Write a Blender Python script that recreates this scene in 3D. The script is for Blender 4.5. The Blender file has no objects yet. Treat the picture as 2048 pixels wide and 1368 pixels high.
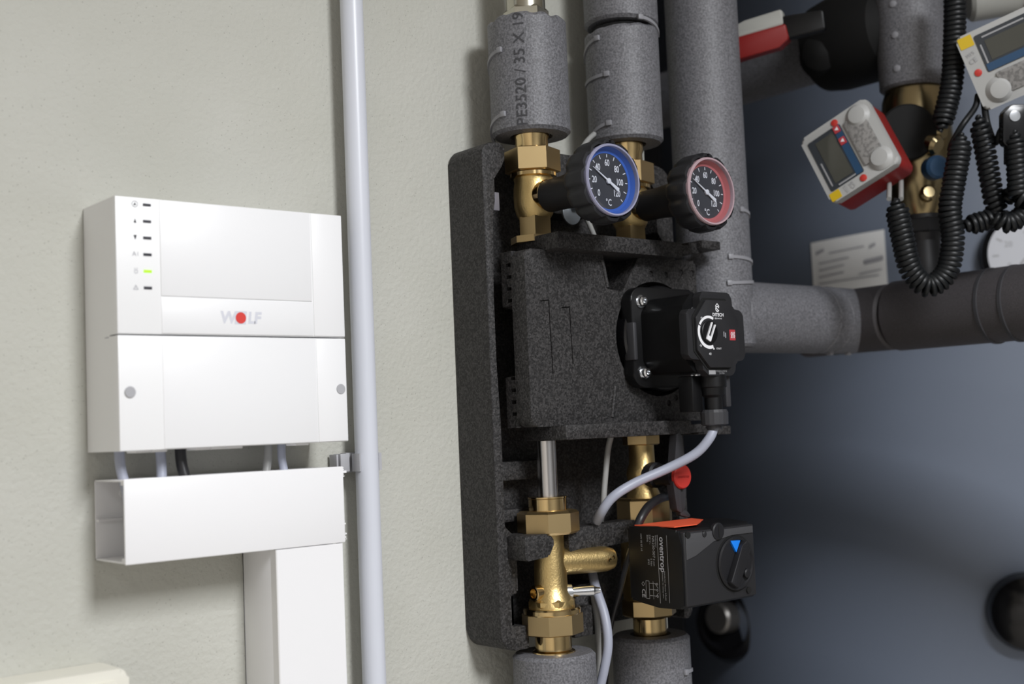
import bpy, bmesh, math, random
from mathutils import Vector, Matrix

random.seed(7)
D2R = math.pi / 180
scene = bpy.context.scene
COL = scene.collection

# ---------------------------------------------------------------- camera
# world frame: X along the plaster wall (to the right), Y into that wall
# (wall surface at Y = 0, room at Y < 0), Z up, metres, camera height = 0.
FPX = 2493.0
EX = Vector((0.770233, -0.011767, -0.637654)).normalized()
EY = Vector((-0.6364, -0.0803, -0.7672))
EY = (EY - EX * EY.dot(EX)).normalized()
EZ = EX.cross(EY)
RM = Matrix((EX, EY, EZ))                    # camera axes -> world
CAM = Vector((0, -0.93, 0))
cam_d = bpy.data.cameras.new('camera')
cam = bpy.data.objects.new('camera', cam_d)
COL.objects.link(cam)
cam.matrix_world = Matrix.Translation(CAM) @ RM.to_4x4()
cam_d.sensor_width = 36.0
cam_d.lens = FPX / 2048 * 36
cam_d.clip_start = 0.02
cam_d.dof.use_dof = True
cam_d.dof.focus_distance = 1.10
cam_d.dof.aperture_fstop = 4.8
scene.camera = cam

# ---------------------------------------------------------------- world, lamps, exposure
world = bpy.data.worlds.new('world')
scene.world = world
world.use_nodes = True
bg = world.node_tree.nodes['Background']
bg.inputs[0].default_value = (0.9, 0.95, 1.0, 1)
bg.inputs[1].default_value = 0.05

LAMPS = [('lamp_light', (0.52, -1.70, 0.92), 0.34, 1.00, 57.0),
         ('lamp_light', (-0.75, -2.30, 0.92), 0.30, 1.00, 6.0)]  # unseen fill lamp, added to lift the left-facing sides
for n, loc, sx, sy, pw in LAMPS:
    ld = bpy.data.lights.new(n, 'AREA')
    ld.shape = 'RECTANGLE'
    ld.size, ld.size_y, ld.energy = sx, sy, pw
    ld.color = (0.955, 0.972, 1.0)
    lo = bpy.data.objects.new(n, ld)
    lo.location = loc
    COL.objects.link(lo)

vs = scene.view_settings
vs.view_transform = 'Standard'
vs.look = 'None'
vs.gamma = 1.0
vs.use_curve_mapping = False
vs.exposure = 0.0

# ---------------------------------------------------------------- helpers
def ray(px, py):
    return RM @ Vector((px - 1024, -(py - 684), -FPX))
def at(px, py, Y):
    r = ray(px, py); return CAM + r * ((Y - CAM.y) / r.y)
def atX(px, py, X):
    r = ray(px, py); return CAM + r * ((X - CAM.x) / r.x)
def atz(px, py, z):
    return CAM + ray(px, py) * (z / FPX)
def cdir(x, y, z):
    return RM @ Vector((x, y, z))

ORG = {}
XF = [None]                                   # optional local frame for builders

class frame:
    def __init__(s, m): s.m = m
    def __enter__(s): s.o = XF[0]; XF[0] = s.m
    def __exit__(s, *a): XF[0] = s.o

def basis(o, x, y, z):
    m = Matrix((x, y, z)).transposed().to_4x4(); m.translation = o
    return m

def thing(name, loc, label, cat, group=None):
    o = bpy.data.objects.new(name, None)
    o.empty_display_size = 0.02
    loc = Vector(loc)
    o.location = loc
    COL.objects.link(o)
    ORG[o.name] = loc
    return tag(o, label, cat, group)

def tag(o, label=None, cat=None, group=None, kind=None):
    if label: o['label'] = label
    if cat: o['category'] = cat
    if group: o['group'] = group
    if kind: o['kind'] = kind
    return o

def link(name, me, mat, parent=None, smooth=30):
    if XF[0] is not None:
        me.transform(XF[0])
    if smooth:
        me.polygons.foreach_set('use_smooth', [True] * len(me.polygons))
        me.set_sharp_from_angle(angle=smooth * D2R)
    if isinstance(mat, (list, tuple)):
        for m in mat: me.materials.append(m)
    elif mat: me.materials.append(mat)
    o = bpy.data.objects.new(name, me)
    if parent is not None:
        org = ORG[parent.name]
        me.transform(Matrix.Translation(-org))
        o.parent = parent
    else:
        xs = [v.co.x for v in me.vertices]; ys = [v.co.y for v in me.vertices]; zs = [v.co.z for v in me.vertices]
        org = Vector(((min(xs) + max(xs)) / 2, (min(ys) + max(ys)) / 2, min(zs)))
        me.transform(Matrix.Translation(-org))
        o.location = org
    COL.objects.link(o)
    ORG[o.name] = org
    return o

def bm_link(name, bm, mat, parent=None, smooth=30):
    bmesh.ops.recalc_face_normals(bm, faces=bm.faces[:])
    me = bpy.data.meshes.new(name)
    bm.to_mesh(me); bm.free()
    return link(name, me, mat, parent, smooth)

def pyd(name, verts, faces, mat, parent=None, smooth=30):
    bm = bmesh.new()
    vs_ = [bm.verts.new(v) for v in verts]
    for f in faces:
        try: bm.faces.new([vs_[i] for i in f])
        except ValueError: pass
    return bm_link(name, bm, mat, parent, smooth)

def add_box(bm, x0, x1, y0, y1, z0, z1, bev=0, seg=2):
    r = bmesh.ops.create_cube(bm, size=1)
    for v in r['verts']:
        v.co = Vector((x0 + (v.co.x + .5) * (x1 - x0), y0 + (v.co.y + .5) * (y1 - y0), z0 + (v.co.z + .5) * (z1 - z0)))
    if bev:
        es = list({e for v in r['verts'] for e in v.link_edges})
        bmesh.ops.bevel(bm, geom=es, offset=bev, segments=seg, affect='EDGES', profile=.5)

def box(name, x0, x1, y0, y1, z0, z1, mat, parent=None, bev=0.0, seg=2):
    bm = bmesh.new(); add_box(bm, x0, x1, y0, y1, z0, z1, bev, seg)
    return bm_link(name, bm, mat, parent, 40)

def boxes(name, lst, mat, parent=None, bev=0.0):
    bm = bmesh.new()
    for b in lst: add_box(bm, *b, bev)
    return bm_link(name, bm, mat, parent, 40)

def round_poly(pts, r, n=5):
    out = []
    N = len(pts)
    for i, p in enumerate(pts):
        ri = r[i] if isinstance(r, (list, tuple)) else r
        p = Vector(p); a = Vector(pts[i - 1]) - p; b = Vector(pts[(i + 1) % N]) - p
        if ri <= 0: out.append(tuple(p)); continue
        la, lb = a.length, b.length
        a /= la; b /= lb
        ang = a.angle(b)
        if ang > 3.1: out.append(tuple(p)); continue
        t = min(ri / math.tan(ang / 2), la * .49, lb * .49)
        rr = t * math.tan(ang / 2)
        c = p + (a + b).normalized() * (rr / math.sin(ang / 2))
        s = p + a * t; e = p + b * t
        v0 = s - c; v1 = e - c
        for k in range(n + 1):
            v = v0.lerp(v1, k / n); v = v.normalized() * rr
            out.append(tuple(c + v))
    return out

def add_prism(bm, pts, h0, h1, ax='Y', bev=0.0, seg=2):
    def f(p, h):
        if ax == 'Y': return (p[0], h, p[1])
        if ax == 'X': return (h, p[0], p[1])
        return (p[0], p[1], h)
    a = [bm.verts.new(f(p, h0)) for p in pts]
    b = [bm.verts.new(f(p, h1)) for p in pts]
    n = len(pts)
    fa = bm.faces.new(a[::-1]); fb = bm.faces.new(b)
    for i in range(n):
        bm.faces.new((a[i], a[(i + 1) % n], b[(i + 1) % n], b[i]))
    if bev:
        es = list(set(fa.edges) | set(fb.edges))
        bmesh.ops.bevel(bm, geom=es, offset=bev, segments=seg, affect='EDGES', profile=.5)

def prism(name, pts, h0, h1, mat, parent=None, ax='Y', bev=0.0, seg=2):
    bm = bmesh.new(); add_prism(bm, pts, h0, h1, ax, bev, seg)
    return bm_link(name, bm, mat, parent, 35)

AX = {'Z': (Vector((1, 0, 0)), Vector((0, 1, 0)), Vector((0, 0, 1))),
      'F': (Vector((1, 0, 0)), Vector((0, 0, 1)), Vector((0, -1, 0))),   # towards the room
      'X': (Vector((0, 1, 0)), Vector((0, 0, 1)), Vector((1, 0, 0)))}

def vframe(w, hint=None):
    w = w.normalized()
    h = hint or (Vector((0, 0, 1)) if abs(w.z) < .9 else Vector((1, 0, 0)))
    u = h.cross(w).normalized(); v = w.cross(u)
    return u, v, w

def lathe(name, o, ax, prof, mat, parent=None, n=40, ph=0.0, smooth=30, lobes=None, cap=True):
    """profile = [(radius, height)...] turned about axis ax at o"""
    u, v, w = AX[ax] if isinstance(ax, str) else vframe(ax)
    o = Vector(o)
    vs_, fs = [], []
    rings = []
    for r, h in prof:
        if r <= 1e-6:
            vs_.append(o + w * h); rings.append([len(vs_) - 1]); continue
        ring = []
        for k in range(n):
            t = ph + 2 * math.pi * k / n
            rr = r * (lobes(t) if lobes else 1)
            vs_.append(o + u * (rr * math.cos(t)) + v * (rr * math.sin(t)) + w * h); ring.append(len(vs_) - 1)
        rings.append(ring)
    for a, b in zip(rings, rings[1:]):
        if len(a) == 1 and len(b) == 1: continue
        if len(a) == 1:
            for k in range(n): fs.append((a[0], b[k], b[(k + 1) % n]))
        elif len(b) == 1:
            for k in range(n): fs.append((a[k], a[(k + 1) % n], b[0]))
        else:
            for k in range(n): fs.append((a[k], a[(k + 1) % n], b[(k + 1) % n], b[k]))
    if not cap:
        a, b = rings[-1], rings[0]
        for k in range(n): fs.append((a[k], a[(k + 1) % n], b[(k + 1) % n], b[k]))
        return pyd(name, vs_, fs, mat, parent, smooth)
    if len(rings[0]) > 1: fs.append(tuple(rings[0][::-1]))
    if len(rings[-1]) > 1: fs.append(tuple(rings[-1]))
    return pyd(name, vs_, fs, mat, parent, smooth)

def nut(name, o, ax, r, h0, h1, n, mat, parent=None, ph=0.0, ch=0.0025):
    return lathe(name, o, ax, [(r * .90, h0), (r, h0 + ch), (r, h1 - ch), (r * .90, h1)], mat, parent, n, ph, 10)

def crom(pts, sub):
    pts = [Vector(p) for p in pts]
    P_ = [pts[0] * 2 - pts[1]] + pts + [pts[-1] * 2 - pts[-2]]
    out = []
    for i in range(1, len(P_) - 2):
        a, b, c, d = P_[i - 1:i + 3]
        for k in range(sub):
            t = k / sub
            out.append(.5 * ((2 * b) + (c - a) * t + (2 * a - 5 * b + 4 * c - d) * t * t + (3 * b - a - 3 * c + d) * t ** 3))
    out.append(pts[-1])
    return out

def frames(path):
    T = []
    for i in range(len(path)):
        T.append((path[min(i + 1, len(path) - 1)] - path[max(i - 1, 0)]).normalized())
    u = T[0].orthogonal().normalized()
    out = []
    for i, t in enumerate(T):
        u = (u - t * u.dot(t)).normalized()
        out.append((u, t.cross(u), t))
    return out

def sweep_raw(path, r, n=12):
    fr = frames(path)
    vs_, fs = [], []
    N = len(path)
    for i, (p, (u, v, t)) in enumerate(zip(path, fr)):
        rr = r(i / (N - 1)) if callable(r) else r
        for k in range(n):
            a = 2 * math.pi * k / n
            vs_.append(p + u * rr * math.cos(a) + v * rr * math.sin(a))
    for i in range(N - 1):
        for k in range(n):
            fs.append((i * n + k, i * n + (k + 1) % n, (i + 1) * n + (k + 1) % n, (i + 1) * n + k))
    fs.append(tuple(range(n))[::-1]); fs.append(tuple((N - 1) * n + k for k in range(n)))
    return vs_, fs

def tube(name, pts, r, mat, parent=None, n=12, sub=8):
    path = crom(pts, sub) if sub > 1 else [Vector(p) for p in pts]
    vs_, fs = sweep_raw(path, r, n)
    return pyd(name, vs_, fs, mat, parent, 50)

def coil_path(pts, R, pitch, sub=16, per=12, taper=0.02):
    path = crom(pts, sub)
    L = [0]
    for a, b in zip(path, path[1:]): L.append(L[-1] + (b - a).length)
    fr = frames(path)
    tot = L[-1]
    nt = int(tot / pitch * per)
    out = []
    j = 0
    for i in range(nt + 1):
        s = tot * i / nt
        while j < len(L) - 2 and L[j + 1] < s: j += 1
        k = (s - L[j]) / max(L[j + 1] - L[j], 1e-9)
        p = path[j].lerp(path[j + 1], k)
        u = fr[j][0].lerp(fr[j + 1][0], k).normalized(); v = fr[j][1].lerp(fr[j + 1][1], k).normalized()
        a = 2 * math.pi * i / per
        e = min(1, s / taper, (tot - s) / taper) if taper else 1
        rr = R * max(e, 0.0)
        out.append(p + u * rr * math.cos(a) + v * rr * math.sin(a))
    return out

def text2d(s, size, bold=0.0, shear=0.0, align='CENTER', spacing=1.0, res=2):
    c = bpy.data.curves.new('t', 'FONT')
    c.body = s; c.size = size; c.align_x = align; c.align_y = 'CENTER'
    c.offset = bold; c.shear = shear; c.space_character = spacing; c.resolution_u = res
    o = bpy.data.objects.new('t', c); COL.objects.link(o)
    bpy.context.view_layer.update()
    me = bpy.data.meshes.new_from_object(o)
    vs_ = [v.co.copy() for v in me.vertices]; fs = [tuple(p.vertices) for p in me.polygons]
    bpy.data.objects.remove(o); bpy.data.curves.remove(c); bpy.data.meshes.remove(me)
    return vs_, fs

def print2d(name, shapes, o, ux, uy, mat, parent, lift=0.0002):
    """flat print: list of (verts2d, faces), drawn at o in the plane ux, uy"""
    ux, uy, o = Vector(ux).normalized(), Vector(uy).normalized(), Vector(o)
    nz = ux.cross(uy)
    V, F = [], []
    for vs_, fs in shapes:
        b = len(V)
        V += [o + ux * v[0] + uy * v[1] + nz * lift for v in vs_]
        F += [tuple(i + b for i in f) for f in fs]
    me = bpy.data.meshes.new(name)
    me.from_pydata([tuple(v) for v in V], [], F)
    return link(name, me, mat, parent, 0)

def s_text(s, size, x=0, y=0, rot=0, sx=1.0, **k):
    vs_, fs = text2d(s, size, **k)
    vs_ = [Vector((v.x * sx, v.y, 0)) for v in vs_]
    c, n = math.cos(rot), math.sin(rot)
    return [(x + v.x * c - v.y * n, y + v.x * n + v.y * c) for v in vs_], fs
def s_rect(x0, x1, y0, y1): return [(x0, y0), (x1, y0), (x1, y1), (x0, y1)], [(0, 1, 2, 3)]
def s_poly(p): return list(p), [tuple(range(len(p)))]
def s_disc(x, y, r, n=32): return s_poly([(x + r * math.cos(2 * math.pi * k / n), y + r * math.sin(2 * math.pi * k / n)) for k in range(n)])
def s_ring(x, y, r0, r1, a0=0, a1=360, n=48, w1=None):
    v, f = [], []
    for k in range(n + 1):
        a = (a0 + (a1 - a0) * k / n) * D2R
        rr0 = r0
        v += [(x + rr0 * math.cos(a), y + rr0 * math.sin(a)), (x + r1 * math.cos(a), y + r1 * math.sin(a))]
    for k in range(n): f.append((2 * k, 2 * k + 1, 2 * k + 3, 2 * k + 2))
    return v, f
def s_line(x0, y0, x1, y1, w):
    d = Vector((x1 - x0, y1 - y0)).normalized() * w / 2
    return [(x0 - d.y, y0 + d.x), (x0 + d.y, y0 - d.x), (x1 + d.y, y1 - d.x), (x1 - d.y, y1 + d.x)], [(0, 1, 2, 3)]

def carve(o, cutters):
    """subtract helper meshes from o, then delete them"""
    for c in cutters:
        m = o.modifiers.new('b', 'BOOLEAN'); m.operation = 'DIFFERENCE'; m.object = c; m.solver = 'EXACT'
    bpy.context.view_layer.update()
    dg = bpy.context.evaluated_depsgraph_get()
    me = bpy.data.meshes.new_from_object(o.evaluated_get(dg))
    o.modifiers.clear()
    o.data = me
    me.polygons.foreach_set('use_smooth', [True] * len(me.polygons))
    me.set_sharp_from_angle(angle=30 * D2R)
    for c in cutters: bpy.data.objects.remove(c)

# ---------------------------------------------------------------- materials
def mat(name, col, rough=.5, metal=0.0, coat=0.0, noise=None, bump=None, spec=.5, emit=None):
    """noise=(scale, colour2, lo, hi)   bump=(scale, strength, distance)"""
    m = bpy.data.materials.new(name); m.use_nodes = True
    nt = m.node_tree; b = nt.nodes['Principled BSDF']
    b.inputs['Base Color'].default_value = (*col, 1)
    b.inputs['Roughness'].default_value = rough
    b.inputs['Metallic'].default_value = metal
    b.inputs['Coat Weight'].default_value = coat
    b.inputs['Specular IOR Level'].default_value = spec
    if emit:
        b.inputs['Emission Color'].default_value = (*emit[0], 1); b.inputs['Emission Strength'].default_value = emit[1]
    if noise or bump:
        tc = nt.nodes.new('ShaderNodeTexCoord')
    if noise:
        sc, c2, lo, hi = noise
        nz = nt.nodes.new('ShaderNodeTexNoise'); nz.inputs['Scale'].default_value = sc
        nz.inputs['Detail'].default_value = 3
        nt.links.new(tc.outputs['Object'], nz.inputs['Vector'])
        rp = nt.nodes.new('ShaderNodeValToRGB')
        rp.color_ramp.elements[0].position = lo; rp.color_ramp.elements[1].position = hi
        rp.color_ramp.elements[0].color = (*col, 1); rp.color_ramp.elements[1].color = (*c2, 1)
        nt.links.new(nz.outputs['Fac'], rp.inputs['Fac'])
        nt.links.new(rp.outputs['Color'], b.inputs['Base Color'])
    if bump:
        sc, st, di = bump
        n2 = nt.nodes.new('ShaderNodeTexNoise'); n2.inputs['Scale'].default_value = sc
        n2.inputs['Detail'].default_value = 4
        nt.links.new(tc.outputs['Object'], n2.inputs['Vector'])
        bp = nt.nodes.new('ShaderNodeBump'); bp.inputs['Strength'].default_value = st; bp.inputs['Distance'].default_value = di
        nt.links.new(n2.outputs['Fac'], bp.inputs['Height'])
        nt.links.new(bp.outputs['Normal'], b.inputs['Normal'])
    return m

def epp_mat(name):
    m = mat(name, (.021, .020, .020), .62, bump=(420, .55, .0012))
    nt = m.node_tree; b = nt.nodes['Principled BSDF']
    tc = nt.nodes.new('ShaderNodeTexCoord')
    vo = nt.nodes.new('ShaderNodeTexVoronoi'); vo.inputs['Scale'].default_value = 620
    nz = nt.nodes.new('ShaderNodeTexNoise'); nz.inputs['Scale'].default_value = 950; nz.inputs['Detail'].default_value = 3
    nt.links.new(tc.outputs['Object'], vo.inputs['Vector']); nt.links.new(tc.outputs['Object'], nz.inputs['Vector'])
    mx = nt.nodes.new('ShaderNodeMath'); mx.operation = 'MULTIPLY'
    sep = nt.nodes.new('ShaderNodeSeparateColor')
    nt.links.new(vo.outputs['Color'], sep.inputs[0])
    nt.links.new(sep.outputs[0], mx.inputs[0]); nt.links.new(nz.outputs['Fac'], mx.inputs[1])
    rp = nt.nodes.new('ShaderNodeValToRGB')
    e = rp.color_ramp.elements
    e[0].position = .10; e[0].color = (.009, .0083, .0083, 1)
    e[1].position = .60; e[1].color = (.060, .0565, .0565, 1)
    nt.links.new(mx.outputs[0], rp.inputs['Fac'])
    nt.links.new(rp.outputs['Color'], b.inputs['Base Color'])
    return m

def wall_mat(name, col):
    m = mat(name, col, .75, bump=(240, .42, .0025))
    nt = m.node_tree; b = nt.nodes['Principled BSDF']
    tc = nt.nodes.new('ShaderNodeTexCoord')
    big = nt.nodes.new('ShaderNodeTexNoise'); big.inputs['Scale'].default_value = 9; big.inputs['Detail'].default_value = 5
    pit = nt.nodes.new('ShaderNodeTexVoronoi'); pit.inputs['Scale'].default_value = 210
    msk = nt.nodes.new('ShaderNodeTexNoise'); msk.inputs['Scale'].default_value = 45
    for n in (big, pit, msk): nt.links.new(tc.outputs['Object'], n.inputs['Vector'])
    r1 = nt.nodes.new('ShaderNodeValToRGB')
    r1.color_ramp.elements[0].position = .3; r1.color_ramp.elements[1].position = .7
    r1.color_ramp.elements[0].color = (col[0] * .95, col[1] * .95, col[2] * .94, 1)
    r1.color_ramp.elements[1].color = (col[0] * 1.04, col[1] * 1.04, col[2] * 1.05, 1)
    nt.links.new(big.outputs['Fac'], r1.inputs['Fac'])
    r2 = nt.nodes.new('ShaderNodeMath'); r2.operation = 'LESS_THAN'; r2.inputs[1].default_value = .13
    nt.links.new(pit.outputs['Distance'], r2.inputs[0])
    r3 = nt.nodes.new('ShaderNodeMath'); r3.operation = 'GREATER_THAN'; r3.inputs[1].default_value = .47
    nt.links.new(msk.outputs['Fac'], r3.inputs[0])
    r4 = nt.nodes.new('ShaderNodeMath'); r4.operation = 'MULTIPLY'
    nt.links.new(r2.outputs[0], r4.inputs[0]); nt.links.new(r3.outputs[0], r4.inputs[1])
    r5 = nt.nodes.new('ShaderNodeMath'); r5.operation = 'MULTIPLY'; r5.inputs[1].default_value = .30
    nt.links.new(r4.outputs[0], r5.inputs[0])
    mx = nt.nodes.new('ShaderNodeMixRGB')
    nt.links.new(r5.outputs[0], mx.inputs[0]); nt.links.new(r1.outputs[0], mx.inputs[1])
    mx.inputs[2].default_value = (col[0] * .35, col[1] * .34, col[2] * .32, 1)
    nt.links.new(mx.outputs[0], b.inputs['Base Color'])
    return m

def glass_mat(name):
    m = bpy.data.materials.new(name); m.use_nodes = True
    nt = m.node_tree; nt.nodes.remove(nt.nodes['Principled BSDF'])
    out = nt.nodes['Material Output']
    tr = nt.nodes.new('ShaderNodeBsdfTransparent'); tr.inputs[0].default_value = (.95, .96, .98, 1)
    gl = nt.nodes.new('ShaderNodeBsdfGlossy'); gl.inputs['Roughness'].default_value = .06
    lw_ = nt.nodes.new('ShaderNodeLayerWeight'); lw_.inputs[0].default_value = .5
    pw_ = nt.nodes.new('ShaderNodeMath'); pw_.operation = 'POWER'; pw_.inputs[1].default_value = 4
    nt.links.new(lw_.outputs['Facing'], pw_.inputs[0])
    fr = nt.nodes.new('ShaderNodeMath'); fr.operation = 'MULTIPLY_ADD'; fr.inputs[1].default_value = .8; fr.inputs[2].default_value = .05
    nt.links.new(pw_.outputs[0], fr.inputs[0])
    mx = nt.nodes.new('ShaderNodeMixShader')
    nt.links.new(fr.outputs[0], mx.inputs[0]); nt.links.new(tr.outputs[0], mx.inputs[1]); nt.links.new(gl.outputs[0], mx.inputs[2])
    nt.links.new(mx.outputs[0], out.inputs[0])
    return m

M = dict(
    wall=wall_mat('beige_plaster', (.518, .515, .462)),
    room=mat('room_paint', (.80, .76, .71), .8), mid_room=mat('grey_paint', (.30, .30, .30), .8), dark_room=mat('dark_paint', (.10, .10, .11), .8),
    floor=mat('grey_floor', (.52, .48, .43), .6, noise=(30, (.58, .54, .49), .3, .7)),
    white=mat('white_plastic', (.88, .88, .885), .38, bump=(900, .02, .0005)),
    white2=mat('white_panel', (.868, .868, .878), .40),
    trunk=mat('white_pvc', (.88, .875, .885), .35),
    conduit=mat('light_grey_pvc', (.66, .68, .745), .34),
    clipgrey=mat('grey_clip', (.42, .42, .44), .45),
    cream=mat('cream_plastic', (.80, .78, .69), .4),
    foam=mat('grey_pe_foam', (.095, .095, .103), .5, noise=(560, (.20, .20, .217), .36, .66), bump=(500, .5, .0010)),
    foamd=mat('dark_pe_foam', (.046, .042, .045), .6, noise=(700, (.066, .061, .065), .35, .68), bump=(700, .3, .0008)),
    pin=mat('pale_clip', (.26, .26, .28), .45),
    ink=mat('grey_ink', (.045, .045, .05), .7),
    epp=epp_mat('black_epp'),
    brass=mat('machined_brass', (.72, .53, .26), .15, 1.0, bump=(60, .03, .001)),
    brassr=mat('cast_brass', (.66, .49, .22), .40, 1.0, bump=(520, .35, .0007)),
    brassn=mat('nut_brass', (.58, .43, .22), .34, 1.0, bump=(300, .06, .0005)),
    nickel=mat('nickel', (.55, .53, .45), .2, 1.0),
    steel=mat('stainless', (.66, .64, .63), .2, 1.0),
    chrome=mat('zinc_screw', (.75, .77, .8), .18, 1.0),
    port=mat('dull_steel', (.20, .19, .18), .4, .8),
    shadebrass=mat('shaded_brass', (.34, .27, .15), .25, 1.0),  # darker copy of the brass, shade of the background put into the colour
    rubber=mat('shaded_rubber', (.009, .009, .009), .7, spec=.2),  # shade on the valve covers is part of this near-black
    zinc=mat('zinc_plate', (.36, .39, .42), .4, .8),
    blk=mat('black_plastic', (.005, .005, .0055), .42, spec=.3),
    blkm=mat('matt_black_plastic', (.012, .012, .014), .5, spec=.35, bump=(900, .08, .0003)),
    blkg=mat('gloss_black', (.006, .006, .007), .22),
    face=mat('anthracite_face', (.018, .018, .020), .5, spec=.35),
    grey=mat('dark_grey_plastic', (.038, .038, .042), .45),
    brow=mat('grey_brow', (.060, .060, .064), .42),
    midgrey=mat('mid_grey_clip', (.17, .165, .19), .5),
    hole=mat('deep_black', (.002, .002, .002), .9),
    dial=mat('hazed_dial', (.045, .047, .054), .5),  # dark dial, lens reflection lifted into its base grey
    white_ink=mat('white_print', (.80, .80, .82), .5),
    grey_ink=mat('pale_grey_print', (.66, .67, .73), .5),
    grey_ink2=mat('soft_grey_print', (.40, .40, .43), .5),
    dim_ink=mat('dim_print', (.33, .33, .34), .5),
    led=mat('led_window', (.045, .045, .055), .3),
    ledg=mat('led_green', (.25, .7, .03), .3, emit=((.38, 1.0, .02), .9)),
    red=mat('red_plastic', (.50, .035, .026), .45),
    redd=mat('deep_red_plastic', (.24, .010, .009), .45),
    orange=mat('orange_label', (.85, .12, .05), .45),
    logored=mat('logo_red', (.68, .05, .04), .45),
    redlab=mat('red_print', (.42, .04, .05), .5),
    blue=mat('blue_ring', (.05, .14, .50), .3),
    bluek=mat('blue_mark', (.01, .22, .85), .4),
    pinkring=mat('red_ring', (.55, .16, .16), .3),
    rim=mat('lens_rim', (.30, .30, .42), .15, spec=.8),
    rim2=mat('lens_rim_red', (.46, .33, .36), .15, spec=.8),
    glass=glass_mat('gauge_glass'),
    cabgrey=mat('grey_cable', (.36, .38, .46), .42),
    cabthin=mat('sensor_cable', (.33, .33, .32), .4),
    cabblk=mat('black_cable', (.014, .014, .016), .4),
    coil=mat('black_coil_cord', (.007, .008, .009), .42, spec=.35),
    tank=mat('blue_grey_coat', (.160, .190, .250), .48, bump=(800, .05, .0004)),
    plate=mat('silver_label', (.88, .88, .87), .30),
    meter=mat('shaded_meter_white', (.42, .42, .41), .4),  # white housing darkened in the colour for the shade it hangs in
    lcd=mat('lcd', (.055, .055, .045), .2),
    yellow=mat('yellow_sticker', (.62, .42, .01), .5),
    mblue=mat('meter_blue', (.018, .06, .13), .4),
    mdark=mat('meter_dark', (.03, .035, .042), .35),
    mlabel=mat('meter_label', (.27, .26, .25), .5, noise=(260, (.16, .155, .15), .45, .6)),
    dialwhite=mat('white_dial', (.55, .56, .60), .4),
    shadegrey=mat('shaded_white', (.40, .40, .37), .5),  # white greyed in the colour to carry the shade
    lampm=mat('lamp_housing', (.7, .7, .7), .5),
)

# ---------------------------------------------------------------- room shell
def struct(o): return tag(o, kind='structure')
WEND = 0.97
struct(box('wall_back', -1.5, WEND, 0, .16, -1.5, 1.0, M['wall']))
struct(box('wall_return', WEND - .16, WEND, .161, 1.2, -1.5, 1.0, M['dark_room']))
struct(box('wall_far', WEND, 3.0, 1.201, 1.3, -1.5, 1.0, M['dark_room']))
struct(box('wall_left', -1.6, -1.501, -3.0, .16, -1.5, 1.0, M['room']))
struct(box('wall_right', 3.001, 3.1, -3.0, 1.2, -1.5, 1.0, M['mid_room']))
struct(box('wall_front', -1.6, 3.1, -3.1, -3.001, -1.5, 1.0, M['mid_room']))
struct(box('floor', -1.6, 3.1, -3.1, 1.3, -1.6, -1.501, M['floor']))
struct(box('ceiling', -1.6, 3.1, -3.1, 1.3, 1.001, 1.1, M['room']))
for i, (n, loc, sx, sy, pw) in enumerate(LAMPS):
    t = thing('ceiling_lamp', (loc[0], loc[1], .93), ['long white ceiling lamp in front of the plaster wall', 'unseen ceiling lamp added as fill at the back of the room'][i], 'lamp', 'ceiling lamps')
    box('housing', loc[0] - sx / 2 - .02, loc[0] + sx / 2 + .02, loc[1] - sy / 2 - .02, loc[1] + sy / 2 + .02, .93, .999, M['lampm'], t, .008)
    box('end_cap', loc[0] - sx / 2 - .035, loc[0] - sx / 2 - .021, loc[1] - sy / 2 - .02, loc[1] + sy / 2 + .02, .935, .999, M['lampm'], t, .004)
    box('end_cap', loc[0] + sx / 2 + .021, loc[0] + sx / 2 + .035, loc[1] - sy / 2 - .02, loc[1] + sy / 2 + .02, .935, .999, M['lampm'], t, .004)

# ---------------------------------------------------------------- buffer tank behind the pipes
TC = Vector((1.98, .235, 0)); TR = .50
def tank_hit(px, py):
    r = ray(px, py)
    dx, dy = r.x, r.y; ox, oy = CAM.x - TC.x, CAM.y - TC.y
    a = dx * dx + dy * dy; b = 2 * (ox * dx + oy * dy); c = ox * ox + oy * oy - TR * TR
    t = (-b - math.sqrt(max(b * b - 4 * a * c, 0))) / (2 * a)
    p = CAM + r * t
    return p, Vector((p.x - TC.x, p.y - TC.y, 0)).normalized()
tank = thing('buffer_tank', (TC.x, TC.y, -1.5), 'large round blue-grey heating tank filling the right side behind the pipes', 'tank')
lathe('tank_jacket', (TC.x, TC.y, 0), 'Z', [(TR - .02, -1.46), (TR, -1.44), (TR, .86), (TR - .02, .89), (TR * .6, .94), (0, .96)], M['tank'], tank, 160)
lathe('base_ring', (TC.x, TC.y, 0), 'Z', [(TR - .05, -1.5), (TR - .05, -1.455)], M['blk'], tank, 64)
p, nrm = tank_hit(1462, 1246)
pa = (nrm + (CAM - p).normalized() * .9).normalized()
lathe('port_rosette', p - pa * .012, pa, [(.058, 0), (.060, .012), (.054, .026), (.042, .032), (.036, .022), (0, .02)], M['blkg'], tank, 40)
lathe('port_stub', p + Vector((0, 0, .010)), (nrm + (CAM - p).normalized() * .45).normalized(), [(.024, 0), (.024, .030), (.021, .034), (0, .034)], M['port'], tank, 32)
p, nrm = tank_hit(2052, 1222)
lathe('port_cap', p - nrm * .004, nrm, [(.050, 0), (.052, .012), (.047, .030), (.032, .043), (.012, .048), (0, .0485)], M['blkg'], tank, 48)
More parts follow.
